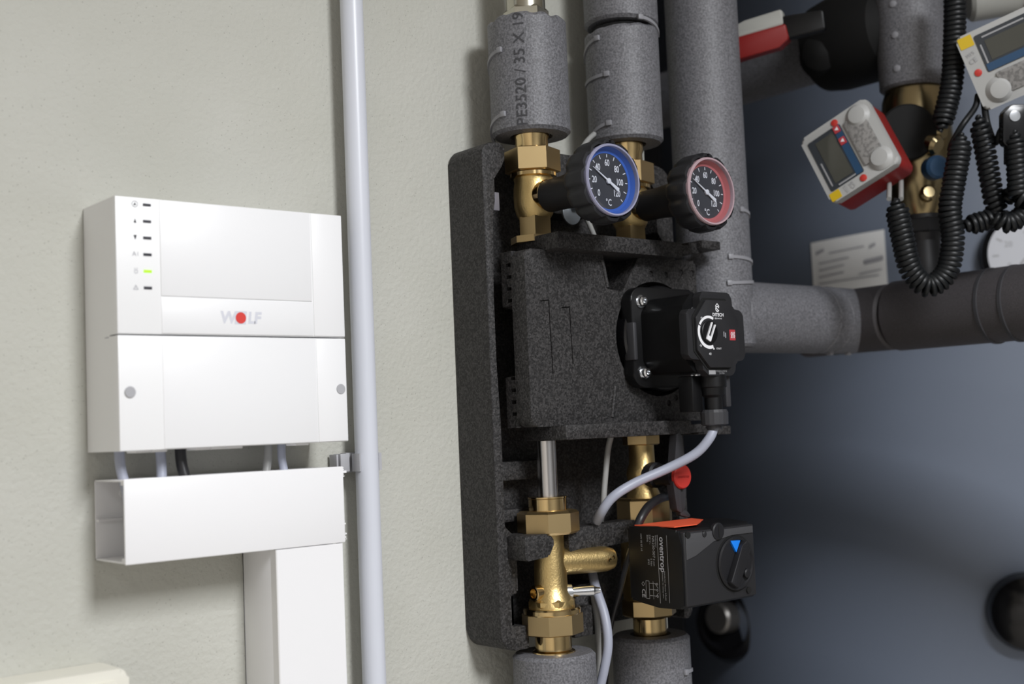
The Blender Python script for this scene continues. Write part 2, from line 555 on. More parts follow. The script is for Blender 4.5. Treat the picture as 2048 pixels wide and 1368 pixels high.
# silver rating plate wrapped on the jacket
def tank_patch(name, px0, px1, py0, py1, off, m, parent, slope=0.0, nx=14):
    a, na = tank_hit(px0, (py0 + py1) / 2); b, nb = tank_hit(px1, (py0 + py1) / 2)
    ta = math.atan2(na.y, na.x) % (2 * math.pi); tb = math.atan2(nb.y, nb.x) % (2 * math.pi)
    zt0, zb0 = tank_hit(px0, py0)[0].z, tank_hit(px0, py1)[0].z
    V, F = [], []
    for k in range(nx + 1):
        f = k / nx; t = ta + (tb - ta) * f
        for rr in (TR + off, TR + off + .0012):
            for z in (zb0 + slope * f, zt0 + slope * f):
                V.append((TC.x + rr * math.cos(t), TC.y + rr * math.sin(t), z))
    for k in range(nx):
        a_, b_ = 4 * k, 4 * k + 4
        F += [(a_ + 2, b_ + 2, b_ + 3, a_ + 3), (a_, a_ + 1, b_ + 1, b_), (a_ + 1, a_ + 3, b_ + 3, b_ + 1), (a_, b_, b_ + 2, a_ + 2)]
    F += [(0, 2, 3, 1), (4 * nx, 4 * nx + 1, 4 * nx + 3, 4 * nx + 2)]
    return pyd(name, V, F, m, parent)
pl = tank_patch('rating_plate', 1626, 1774, 486, 600, .0006, M['plate'], tank, .006)
for k, (a, b, y0, y1) in enumerate([(1634, 1650, 505, 511), (1740, 1752, 492, 498), (1660, 1730, 506, 508), (1640, 1700, 527, 529), (1640, 1690, 541, 543), (1730, 1768, 521, 530), (1640, 1690, 555, 557), (1720, 1765, 548, 550), (1640, 1760, 568, 570)]):
    tank_patch('plate_print', a, b, y0, y1, .0022, M['grey_ink2'], pl, .004, 4)

# white dial thermometer on the tank
p, nrm = tank_hit(2050, 512)
dt = thing('dial_thermometer', p, 'white round dial thermometer with black rim at the right edge above the pipe', 'thermometer')
lathe('rim', p, nrm, [(.058, 0), (.060, .004), (.060, .022), (.053, .026), (.052, .020), (0, .0195)], M['blkg'], dt, 48)
lathe('dial', p, nrm, [(.0525, .0196), (.0525, .0215), (0, .0215)], M['dialwhite'], dt, 48)
u, v, w = vframe(nrm)
sh = [s_line(-.038 * math.sin(a), .038 * math.cos(a), -.046 * math.sin(a), .046 * math.cos(a), .002) for a in [(-120 + 30 * k) * D2R for k in range(9)]]
sh += [s_text(str(20 * k), .011, -.029 * math.sin((120 - 60 * k) * D2R), .029 * math.cos((120 - 60 * k) * D2R)) for k in range(5)]
sh += [s_line(-.012, -.014, .030, .034, .003)]
print2d('dial_print', sh, p + nrm * .0216, u, v, M['dim_ink'], dt)

# ---------------------------------------------------------------- white controller box on the wall
BX0, BX1, BZ0, BZ1, BF = .3532, .5446, -.0045, .1808, -.062
SEAM = .0797
cb = thing('controller_box', ((BX0 + BX1) / 2, 0, BZ0), 'white wall-mounted heating controller box with status lights and a red-dot logo', 'controller')
box('back_housing', BX0, BX1, -.047, -.0005, BZ0, BZ1, M['white'], cb)
def front_cover(name, z0, z1):
    bm = bmesh.new(); add_box(bm, BX0, BX1, BF, -.0470, z0, z1)
    es = [e for e in bm.edges if all(v.co.y < BF + .001 for v in e.verts)]
    bmesh.ops.bevel(bm, geom=es, offset=.0012, segments=2, affect='EDGES', profile=.5)
    return bm_link(name, bm, M['white'], cb, 40)
up = front_cover('upper_cover', SEAM + .0005, BZ1)
lw = front_cover('lower_cover', BZ0, SEAM - .0005)
box('side_seam', BX0 - .0002, BX0 + .001, -.0455, -.0385, SEAM - .0012, SEAM - .0006, M['grey_ink2'], cb)
# raised display lid, right hand strips
def front_panel(name, x0, x1, z0, z1, par, proud=.0007, m='white2'):
    return box(name, x0, x1, BF - proud, BF + .0005, z0, z1, M[m], par, .0003)
front_panel('display_lid', .3868, .5140, .1087, .1800, up, .0008)
front_panel('right_strip', .5155, .5440, SEAM + .0012, .1802, up, .0006)
front_panel('logo_panel', .3868, .5148, SEAM + .0012, .1078, up, .0005)
front_panel('right_strip', .5168, .5440, BZ0 + .0006, SEAM - .0012, lw, .0006)
front_panel('lower_panel', .3868, .5161, BZ0 + .0006, SEAM - .0012, lw, .0005)
for sx in (.3614, .5384):
    sc = lathe('screw_cap', (sx, BF - .0001, .0379), 'F', [(.0040, -.0005), (.0042, .0006), (.0038, .0011), (0, .0011)], M['clipgrey'], lw, 28)
for k in range(6):
    z = .1757 - k * .01232
    xo = .3772 - .0001 * k
    box('led_window', xo - .0031, xo + .0031, BF - .0004, BF + .0005, z - .0010, z + .0010, M['ledg'] if k == 4 else M['led'], up)
ico = .3680
def ic(shapes, k, m='grey_ink2'):
    print2d('icon', shapes, (ico - .0001 * k, BF, .1757 - k * .01232), (1, 0, 0), (0, 0, 1), M[m], up)
ic([s_ring(0, 0, .0020, .0024, n=24), s_poly([(-.0012, -.0009), (.0012, -.0009), (0, .0014)])], 0, 'led')
ic([s_poly([(-.0011, -.0016), (.0011, -.0016), (0, .0019)])], 1, 'led')
ic([s_poly([(-.0013, .0017), (0, -.0019), (.0013, .0017)])], 2, 'led')
ic([s_text('A', .0048, -.0009, 0), s_text('1', .0042, .0019, 0)], 3)
ic([s_ring(.0003, -.0006, .0010, .0014, n=20), s_line(-.0006, .0010, -.0006, .0020, .0005), s_line(.0009, .0008, .0012, .0022, .0004)], 4)
ic([s_line(-.0018, -.0014, .0018, -.0014, .0004), s_line(-.0018, -.0014, 0, .0018, .0004), s_line(.0018, -.0014, 0, .0018, .0004), s_line(0, -.0008, 0, .0006, .0004)], 5)
LZ = .0938
print2d('logo_plate', [s_poly([(-.0056, -.0050), (.0040, -.0050), (.0052, .0052), (-.0044, .0052)])], (.4510, BF - .0005, LZ), (1, 0, 0), (0, 0, 1), M['grey_ink'], up, .00012)
print2d('logo_letters', [s_text('W', .0125, -.0110, -.0002, bold=.0005, shear=.12), s_text('L', .0122, .0085, -.0002, bold=.0005, shear=.12), s_text('F', .0122, .0138, -.0002, bold=.0005, shear=.12)], (.4510, BF - .0005, LZ), (1, 0, 0), (0, 0, 1), M['grey_ink'], up, .0001)
print2d('logo_dot', [s_disc(0, 0, .0044)], (.4508, BF - .0005, LZ), (1, 0, 0), (0, 0, 1), M['logored'], up, .0003)
for k, px in enumerate([285, 318, 405, 436, 470, 604]):
    x = at(px, 893, -.055).x
    box('knockout_tab', x - .006, x + .006, -.056, -.040, BZ0 - .0016, BZ0 + .0008, M['white'], cb, .0005)

# cables from the box into the trunking
TZ1 = -.0246
def stub_cable(pxa, pya, pxb, pyb, Y, r, m, label, name='cable'):
    a = at(pxa, pya, Y); b = at(pxb, pyb, Y - .006)
    a.z = BZ0 + .004; b.z = TZ1 - .012
    mid = a.lerp(b, .45) + Vector((-.0015 if b.x > a.x else .001, 0, 0))
    o = tube(name, [a, mid, b, b + Vector(((b.x - a.x) * .5, 0, -.02))], r, m)
    return tag(o, label, 'cable', 'cables between box and trunking')
stub_cable(238, 905, 254, 957, -.030, .0038, M['cabgrey'], 'leftmost grey cable running from the white box into the trunking')
stub_cable(319, 903, 322, 953, -.032, .0038, M['cabgrey'], 'straight grey cable just left of the black cable under the box')
stub_cable(360, 899, 376, 950, -.034, .0043, M['cabblk'], 'black cable curving from the white box into the trunking')
stub_cable(537, 893, 528, 942, -.026, .0034, M['cabthin'], 'beige-grey cable right of the black one under the box', 'cable')
stub_cable(563, 892, 572, 938, -.030, .0034, M['cabgrey'], 'rightmost grey cable between white box and trunking')

# ---------------------------------------------------------------- cable trunking
TX0, TX1, TZ0, TF = .3572, .5405, -.0858, -.058
tr = thing('cable_trunking', ((TX0 + TX1) / 2, 0, TZ0), 'short horizontal white cable trunking with open left end below the box', 'trunking', 'white cable trunking')
th = .0020
body = boxes('channel', [(TX0 + .0004, TX1, -th, -.0004, TZ0 + .0006, TZ1 - .0006), (TX0 + .0004, TX1, -.0555, -.0004, TZ0 + .0006, TZ0 + th), (TX0 + .0004, TX1, -.0555, -.0004, TZ1 - th, TZ1 - .0006)], M['trunk'], tr, .0003)
boxes('inner_rib', [(TX0 + .001, TX1 - .001, -.0075, -th + .0002, -.0565, -.0548)], M['trunk'], tr)
boxes('latch_lip', [(TX0 + .0006, TX1, -.0560, -.0500, TZ1 - .0045, TZ1 - .0019), (TX0 + .0006, TX1, -.0560, -.0500, TZ0 + .0019, TZ0 + .0045)], M['trunk'], tr, .0003)
lidp = []
lid = box('lid', TX0, TX1 + .0006, TF, -.0558, TZ0, TZ1, M['trunk'], tr, .0008)
lathe('fixing_screw', (TX0 + .022, -th, TZ1 - .012), 'F', [(.0032, -.0004), (.0032, .0008), (.002, .0014), (0, .0014)], M['trunk'], tr, 16)
# saw burr on the cut right end
bm = bmesh.new()
for k in range(26):
    z = random.choice([random.uniform(-.033, -.0255), random.uniform(-.0855, -.079), random.uniform(-.08, -.03)])
    s = random.uniform(.0004, .0011)
    bmesh.ops.create_icosphere(bm, subdivisions=1, radius=s, matrix=Matrix.Translation((TX1 + .001 + random.uniform(-.0004, .0008), TF + random.uniform(0, .003), z)))
add_box(bm, TX1, TX1 + .0042, TF + .001, TF + .003, -.0300, -.0282)
bm_link('saw_burr', bm, M['trunk'], tr)

VX0, VX1, VZ1 = .4780, .5388, -.0862
tv = thing('cable_trunking', ((VX0 + VX1) / 2, 0, -.6), 'vertical white cable trunking running down out of frame below the short one', 'trunking', 'white cable trunking')
boxes('channel', [(VX0 + .0008, VX1 - .0008, -.002, -.0004, -.6, VZ1 - .001), (VX0 + .0008, VX0 + .0026, -.0555, -.0004, -.6, VZ1 - .001), (VX1 - .0026, VX1 - .0008, -.0555, -.0004, -.6, VZ1 - .001)], M['trunk'], tv, .0003)
prism('lid', [(VX0, -.0485), (VX0, -.0572), (VX0 + .0008, -.058), (VX1 - .0008, -.058), (VX1, -.0572), (VX1, -.0485), (VX1 - .0009, -.0485), (VX1 - .0009, -.0562), (VX0 + .0009, -.0562), (VX0 + .0009, -.0485)], -.6, VZ1, M['trunk'], tv, ax='Z')

# cream box at the lower left corner
cr = thing('wall_socket', (.31, 0, -.245), 'cream rounded wall box cut off by the bottom left corner', 'socket')
cpts = round_poly([(.262, -.245), (.3655, -.245), (.3655, -.1608), (.262, -.1608)], .007)
prism('housing', cpts, -.040, -.0005, M['cream'], cr, bev=.004, seg=3)
prism('cover_plate', round_poly([(.270, -.238), (.3575, -.238), (.3575, -.1690), (.270, -.1690)], .004), -.0425, -.0395, M['cream'], cr, bev=.001)

# ---------------------------------------------------------------- conduit with clip
CX, CY, CR = .5870, -.0225, .0101
tag(lathe('conduit_pipe', (CX, CY, 0), 'Z', [(CR, -1.2), (CR, .995)], M['conduit'], None, 40), 'tall light grey plastic conduit running up the wall beside the box', 'conduit')
cl = thing('conduit_clip', (CX, 0, -.032), 'small grey clip holding the conduit next to the trunking end', 'clip')
cz = at(712, 925, -.02).z
boxes('clip_base', [(CX - .013, CX + .013, -.0105, -.0005, cz - .0085, cz + .0085)], M['clipgrey'], cl, .0006)
def ring_seg(name, cx, cy, r0, r1, z0, z1, a0, a1, m, par, n=20, closed=False):
    """band round a vertical axis, angle 0 = towards the room, positive = +X"""
    V, F = [], []
    for k in range(n + 1):
        a = (a0 + (a1 - a0) * k / n) * D2R
        for r in (r0, r1):
            for z in (z0, z1): V.append((cx + r * math.sin(a), cy - r * math.cos(a), z))
    for k in range(n):
        a_, b_ = 4 * k, 4 * k + 4
        F += [(a_ + 2, b_ + 2, b_ + 3, a_ + 3), (a_, a_ + 1, b_ + 1, b_), (a_ + 1, a_ + 3, b_ + 3, b_ + 1), (a_, b_, b_ + 2, a_ + 2)]
    F += [(0, 2, 3, 1), (4 * n, 4 * n + 1, 4 * n + 3, 4 * n + 2)]
    return pyd(name, V, F, m, par, 40)
ring_seg('clip_jaw', CX, CY, CR + .0002, CR + .0026, cz - .0075, cz + .0075, 62, 165, M['clipgrey'], cl)
ring_seg('clip_jaw', CX, CY, CR + .0002, CR + .0026, cz - .0075, cz + .0075, -165, -62, M['clipgrey'], cl)
boxes('clip_tongue', [(CX - .0215, CX - .0125, -.0150, -.0030, cz - .0075, cz + .0078), (CX - .0255, CX - .0235, -.0150, -.0030, cz - .0060, cz + .0075), (CX - .0240, CX - .0205, -.0050, -.0030, cz - .0060, cz + .0060)], M['clipgrey'], cl, .0005)
boxes('clip_tail', [(CX + .0125, CX + .0150, -.0140, -.0010, cz - .0075, cz + .0085)], M['clipgrey'], cl, .0005)

# ---------------------------------------------------------------- pump station: black EPP shell
A1, A2, A3, PY = .7590, .8850, 1.0085, -.058      # pipe axes
SX0, SX1, SZ0, SZ1, SF = .7030, .9530, -.1985, .2640, -.052
shell = thing('insulation_shell', ((SX0 + SX1) / 2, 0, SZ0), 'black foam back shell of the pump station fixed to the wall', 'insulation')
outer = [(SX0, SZ0), (SX1, SZ0), (SX1, SZ1), (SX0, SZ1)]
prism('back_plate', round_poly([(SX0 + .002, SZ0 + .002), (SX1 - .002, SZ0 + .002), (SX1 - .002, SZ1 - .002), (SX0 + .002, SZ1 - .002)], .022), -.016, -.0008, M['epp'], shell)
left = [(SX0, SZ0), (.7350, SZ0), (.7350, -.1785), (.7160, -.1770), (.7160, -.1490), (.7245, -.1475), (.7245, -.0985), (.7125, -.0880),
        (.7125, .0060), (.7105, .0600), (.7105, .1200), (.7130, .1900), (.7165, .2100), (.7165, .2300), (.7260, .2420), (.7300, .2500), (.7300, SZ1), (SX0, SZ1)]
rl = [.030, .001, .002, .001, .001, .002, .003, .003, .0, .0, .0, .0, .002, .002, .003, .003, .004, .030]
prism('left_wall', round_poly(left, rl, 7), SF, -.0008, M['epp'], shell, bev=.0022)
right = [(.9410, SZ0), (SX1, SZ0), (SX1, SZ1), (.9180, SZ1), (.9180, .2500), (.9300, .2380), (.9300, .1950), (.9410, .1800)]
prism('right_wall', round_poly(right, [.002, .03, .03, .003, .003, .003, .003, .003], 7), SF, -.0008, M['epp'], shell, bev=.002)
prism('centre_web', round_poly([(.7905, .2050), (.8500, .2050), (.8560, .2640), (.7860, .2640)], .006), -.046, -.015, M['epp'], shell, bev=.002)
prism('lower_web', round_poly([(.7960, SZ0), (.8450, SZ0), (.8380, -.1500), (.8000, -.1500)], .006), -.046, -.015, M['epp'], shell, bev=.002)
# clamps that grip the lower pipes
prism('clamp_arm', round_poly([(.7140, -.0955), (.7430, -.0955), (.7480, -.1010), (.7480, -.1060), (.7420, -.1160), (.7140, -.1180)], .003), -.077, -.040, M['epp'], shell, bev=.0025)
prism('clamp_arm', round_poly([(.7725, -.0990), (.7770, -.0935), (.8600, -.0925), (.8640, -.0980), (.8600, -.1120), (.7760, -.1170), (.7725, -.1130)], .003), -.070, -.048, M['epp'], shell, bev=.0025)
box('clamp_block', .7840, .8080, -.060, -.016, -.1960, -.1680, M['epp'], shell, .002)
box('cavity_rib', .7160, .7900, -.034, -.015, -.0480, -.0300, M['epp'], shell, .002)
box('cavity_rib', .7160, .7900, -.034, -.015, -.0860, -.0740, M['epp'], shell, .002)
# grey retaining clip at the left of the upper valve
boxes('retaining_clip', [(.7165, .7235, -.050, -.030, .2010, .2180)], M['midgrey'], shell, .0005)

# front insulation block around the pump
blk = thing('pump_insulation_block', (.832, -.05, 0), 'black foam block with moulded flanges wrapped around the pump', 'insulation')
KX0, KX1, KZ0, KZ1, KF = .7190, .9460, .0005, .1610, -.087
# rear layer with comb notches and a finger recess on its left edge
e = []
zl = KZ0 + .004
e.append((KX0 + .001, KZ0))
def notch(z): return [(KX0 + .001, z - .0016), (KX0 + .0075, z - .0016), (KX0 + .0075, z + .0016), (KX0 + .001, z + .0016)]
for k in range(4): e += notch(.0130 + k * .0108)
e += [(KX0 + .001, .0465), (KX0 + .016, .0500), (KX0 + .016, .1080), (KX0 + .001, .1110)]
for k in range(4): e += notch(.1160 + k * .0108)
e += [(KX0 + .001, KZ1), (KX1, KZ1), (KX1, KZ0)]
cmb = prism('comb_layer', e, -.068, -.0595, M['epp'], blk)
rrl = prism('rear_layer', [(KX0 + .001, KZ0), (KX0 + .001, .0465), (KX0 + .018, .0500), (KX0 + .018, .1080), (KX0 + .001, .1110), (KX0 + .001, KZ1), (KX1, KZ1), (KX1, KZ0)], -.0597, -.0525, M['epp'], blk)
front = round_poly([(KX0, KZ0), (KX1, KZ0), (KX1, KZ1), (KX0, KZ1)], [.008, .003, .003, .008], 5)
fl = prism('front_layer', front, KF, -.0675, M['epp'], blk, bev=.003, seg=3)
cut = []
def pxpoly(pp, y0, y1):
    c = bmesh.new(); add_prism(c, [(at(x, y, KF).x, at(x, y, KF).z) for x, y in pp], y0, y1); return bm_link('c', c, None)
cut.append(pxpoly([(1203, 485), (1215, 578), (1245, 583), (1290, 485)], -.10, -.060))
cut.append(lathe('c', (A2, -.069, .0815), 'F', [(.0560, 0), (.0560, .04)], None, None, 64))
def groove(px0, py0, px1, py1, w=.0011):
    a = at(px0, py0, KF); b = at(px1, py1, KF); d = (b - a).normalized(); q = Vector((-d.z, 0, d.x)) * w / 2
    c = bmesh.new(); add_prism(c, [(v.x, v.z) for v in (a - q, b - q, b + q, a + q)], KF - .01, KF + .0022); return bm_link('c', c, None)
cut += [groove(1097, 599, 1106, 748), groove(1081, 602, 1098, 600), groove(1139, 616, 1146, 728), groove(1123, 615, 1140, 614)]
for px, py in [(1302, 548), (1332, 550), (1362, 545), (1384, 546), (1352, 795), (1370, 800), (1338, 806)]:
    q = at(px, py, KF); cut.append(lathe('c', (q.x, KF + .002, q.z), 'F', [(.0030, 0), (.0045, .01)], None, None, 14))
carve(fl, cut)
for o_ in (cmb, rrl): carve(o_, [pxpoly([(1203, 485), (1215, 578), (1245, 583), (1290, 485)], -.10, -.040)])
for a_, b_ in (((1204, 520), (1215, 574)), ((1230, 772), (1224, 834))):
    tube('moulded_edge', [at(*a_, KF), at(*a_, KF).lerp(at(*b_, KF), .5), at(*b_, KF)], .0020, M['epp'], blk, 10, 3)  # thin beads added so these edges catch a highlight
def flange(z0, z1, name, up):
    pts = [(.7430, z0), (.9070, z0), (.9070, z1), (.7430, z1)]
    o = prism(name, round_poly(pts, .0015, 2), -.1060, -.0480, M['epp'], blk, bev=.0012)
    return o
flange(.1600, .1752, 'top_flange', True)
flange(-.0120, .0015, 'bottom_flange', False)
box('flange_step', .905, .930, -.097, -.060, .1655, .1745, M['epp'], blk, .0012)
box('flange_step', .905, .938, -.097, -.060, -.0115, -.0030, M['epp'], blk, .0012)
q0, q1 = at(1402, 486, -.100), at(1440, 500, -.100)
box('side_tab', q0.x, q1.x, -.101, -.075, q1.z + .000, q1.z + .0085, M['epp'], blk, .001)
box('tab_web', .930, q0.x + .004, -.094, -.062, q1.z - .004, q1.z + .0065, M['epp'], blk, .001)
q0, q1 = at(1434, 850, -.100), at(1461, 868, -.100)
box('side_tab', q0.x, q1.x, -.101, -.075, q1.z, q1.z + .0085, M['epp'], blk, .001)
box('tab_web', .930, q0.x + .004, -.094, -.062, q1.z + .001, q1.z + .0065, M['epp'], blk, .001)

# ---------------------------------------------------------------- pipe insulation
def sleeve(name, cx, cy, z0, z1, R, label, m=None, ri=.020, chip=0.0, slant=0.0, slantb=0.0, ends='both', a_cam=-41):
    t = thing(name, (cx, cy, z0), label, 'insulated pipe', 'grey foam pipe insulation')
    n = 64
    V, F = [], []
    rows = []
    prof = [(ri, z0 + .0, 0), (R - .003, z0, 0), (R, z0 + .003, 0), (R, z1 - .003, 1), (R - .003, z1, 1), (ri, z1, 1)]
    for r, z, topf in prof:
        row = []
        for k in range(n):
            a = 2 * math.pi * k / n
            zz = z
            dx, dy = math.sin(a), -math.cos(a)
            if topf:
                zz += slant * dx * r / R
                if chip: zz -= chip * max(0, math.sin(a * 3 + 1) * math.cos(a * 7)) * (r / R)
            else:
                zz += slantb * dx * r / R
            V.append((cx + r * dx, cy + r * dy, zz)); row.append(len(V) - 1)
        rows.append(row)
    rows.append(rows[0])
    for a_, b_ in zip(rows, rows[1:]):
        for k in range(n): F.append((a_[k], a_[(k + 1) % n], b_[(k + 1) % n], b_[k]))
    pyd('foam_sleeve', V, F, m or M['foam'], t, 40)
    return t
def clip_band(t, cx, cy, R, z, a0, a1, tilt=0.0, m='pin', w=.0032):
    """thin plastic clip lying on the sleeve, with a square head at a1"""
    V, F = [], []
    n = 14
    for k in range(n + 1):
        f = k / n; a = (a0 + (a1 - a0) * f) * D2R; zz = z + tilt * (1 - f) ** 1.6
        for r in (R - .001, R + .0014):
            for h in (-w / 2, w / 2): V.append((cx + r * math.sin(a), cy - r * math.cos(a), zz + h))
    for k in range(n):
        a_, b_ = 4 * k, 4 * k + 4
        F += [(a_ + 2, b_ + 2, b_ + 3, a_ + 3), (a_, a_ + 1, b_ + 1, b_), (a_ + 1, a_ + 3, b_ + 3, b_ + 1), (a_, b_, b_ + 2, a_ + 2)]
    F += [(0, 2, 3, 1), (4 * n, 4 * n + 1, 4 * n + 3, 4 * n + 2)]
    c = pyd('clip', V, F, M[m], t, 40)
    a = a1 * D2R; d = Vector((math.sin(a), -math.cos(a), 0)); q = Vector((cx, cy, z)) + d * (R + .001)
    with frame(basis(q, Vector((math.cos(a), math.sin(a), 0)), Vector((0, 0, 1)), d * 1)):
        box('clip_head', -.0028, .0028, -.0026, .0026, -.0015, .0016, M[m], t, .0006)
PR = .0372
S1T = at(1057, 22, -.085).z
s1 = sleeve('insulated_pipe', A1, PY, .2725, S1T, PR, 'grey foam insulated pipe with printed size lettering above the blue thermometer', chip=.004)
clip_band(s1, A1, PY, PR, at(1000, 95, PY).z - .004, -150, -84, -.014)
clip_band(s1, A1, PY, PR, at(1003, 225, PY).z - .003, -150, -82, -.016)
lathe('pipe_core', (A1, PY, 0), 'Z', [(.0175, .274), (.0175, S1T)], M['steel'], s1, 32)
# lettering wrapped round the sleeve, reading upwards
vs_, fs = text2d('PE3520 / 35 X 19', .0145, align='CENTER', spacing=1.02, res=3, bold=.0001)
bm = bmesh.new()
for f_ in fs:
    pass
V = []
LT0, LT1 = at(1055, 250, -.082).z, at(1040, 24, -.082).z
mx = max(v.x for v in vs_); mn = min(v.x for v in vs_)
for v in vs_:
    a = -52 * D2R - v.y / PR
    zc = (LT0 + LT1) / 2 + (v.x - (mx + mn) / 2) * ((LT1 - LT0) / (mx - mn))
    r = PR + .0004
    V.append((A1 + r * math.sin(a), PY - r * math.cos(a), zc))
me = bpy.data.meshes.new('size_lettering'); me.from_pydata(V, [], fs)
link('size_lettering', me, M['ink'], s1, 0)
bm.free()

s2 = sleeve('insulated_pipe', A2, PY, .2790, .3950, PR, 'grey foam insulated pipe with four clips between its two neighbours', slant=.003, chip=.002)
clip_band(s2, A2, PY, PR, at(1215, 152, PY).z - .003, -135, -70, -.002)
clip_band(s2, A2, PY, PR, at(1215, 248, PY).z - .003, -135, -70, -.016)
clip_band(s2, A2, PY, PR, at(1195, 72, PY).z - .004, -140, -84, -.014)
clip_band(s2, A2, PY, PR, at(1300, 62, PY).z - .005, 46, -14, -.010)
lathe('pipe_core', (A2, PY, 0), 'Z', [(.030, .281), (.030, .3965)], M['hole'], s2, 32)  # black filler, the shade inside the gap is its colour
s2b = sleeve('insulated_pipe', A2 + .001, PY, .3985, .98, PR, 'grey foam pipe piece above a dark gap at the top edge', slantb=-.002)
s3 = sleeve('insulated_pipe', A3, PY, .075, .98, .0387, 'tall grey foam insulated pipe behind the red thermometer', a_cam=-49)
clip_band(s3, A3, PY, .0387, at(1470, 527, PY).z, 48, -24, -.004)
clip_band(s3, A3, PY, .0387, at(1470, 577, PY).z, 48, -28, .004)
clip_band(s3, A3, PY, .0387, at(1480, 437, PY).z, 48, 2, -.004)
s4 = sleeve('insulated_pipe', A1, PY, -.62, -.2045, PR + .0008, 'short grey foam insulated pipe under the left brass valve')
s5 = sleeve('insulated_pipe', A2, PY, -.62, -.2055, PR + .0008, 'grey foam insulated pipe under the black valve actuator')
clip_band(s5, A2, PY, PR + .0008, at(1380, 1320, PY).z, 48, 10, -.002)
lathe('pipe_core', (A1, PY, 0), 'Z', [(.0170, -.6), (.0170, -.206)], M['steel'], s4, 24)
lathe('pipe_core', (A2, PY, 0), 'Z', [(.0170, -.6), (.0170, -.207)], M['steel'], s5, 24)
# metal coupling above the first sleeve
cpl = thing('pipe_coupling', (A1, PY, S1T), 'pale metal pipe coupling at the top edge above the lettered pipe', 'fitting')
nut('coupling_nut', (A1, PY, 0), 'Z', .0215, S1T + .0005, S1T + .0125, 6, M['nickel'], cpl, -41 * D2R)
lathe('coupling_body', (A1, PY, 0), 'Z', [(.0185, S1T - .004), (.0185, .44), (.0175, .441), (.0175, .98)], M['nickel'], cpl, 40)

# ---------------------------------------------------------------- upper ball valves with thermometers
PH1 = math.atan2(-.87, -.759)
def upper_valve(ax, label, ph):
    t = thing('ball_valve', (ax, PY, .17), label, 'valve', 'brass ball valves at the top of the station')
    lathe('tailpiece', (ax, PY, 0), 'Z', [(.0155, .2540), (.0155, .2690), (.0168, .2725), (.0168, .2860), (.0150, .2868)], M['brass'], t, 48)
    nut('union_nut', (ax, PY, 0), 'Z', .0262, .2375, .2600, 6, M['brassn'], t, ph + math.pi / 6, .0012)
    lathe('collar', (ax, PY, 0), 'Z', [(.0195, .2325), (.0222, .2335), (.0222, .2368), (.0205, .2375)], M['brass'], t, 48)
    lathe('valve_body', (ax, PY, 0), 'Z', [(.0150, .1950), (.0172, .1990), (.0188, .2060), (.0192, .2150), (.0188, .2240), (.0178, .2290), (.0186, .2330)], M['brassr'], t, 48)
    lathe('stem_boss', (ax, PY, .2145), 'F', [(.0140, .006), (.0140, .0205), (.0128, .0225)], M['brass'], t, 40)
    nut('lower_hex', (ax, PY, 0), 'Z', .0165, .1770, .1965, 6, M['brassn'], t, ph, .0008)
    lathe('lower_collar', (ax, PY, 0), 'Z', [(.0235, .1710), (.0235, .1772)], M['brassn'], t, 8)
    return t
upper_valve(A1, 'brass ball valve carrying the blue-ringed thermometer', PH1)
upper_valve(A2, 'brass ball valve carrying the red-ringed thermometer', PH1 - .08)

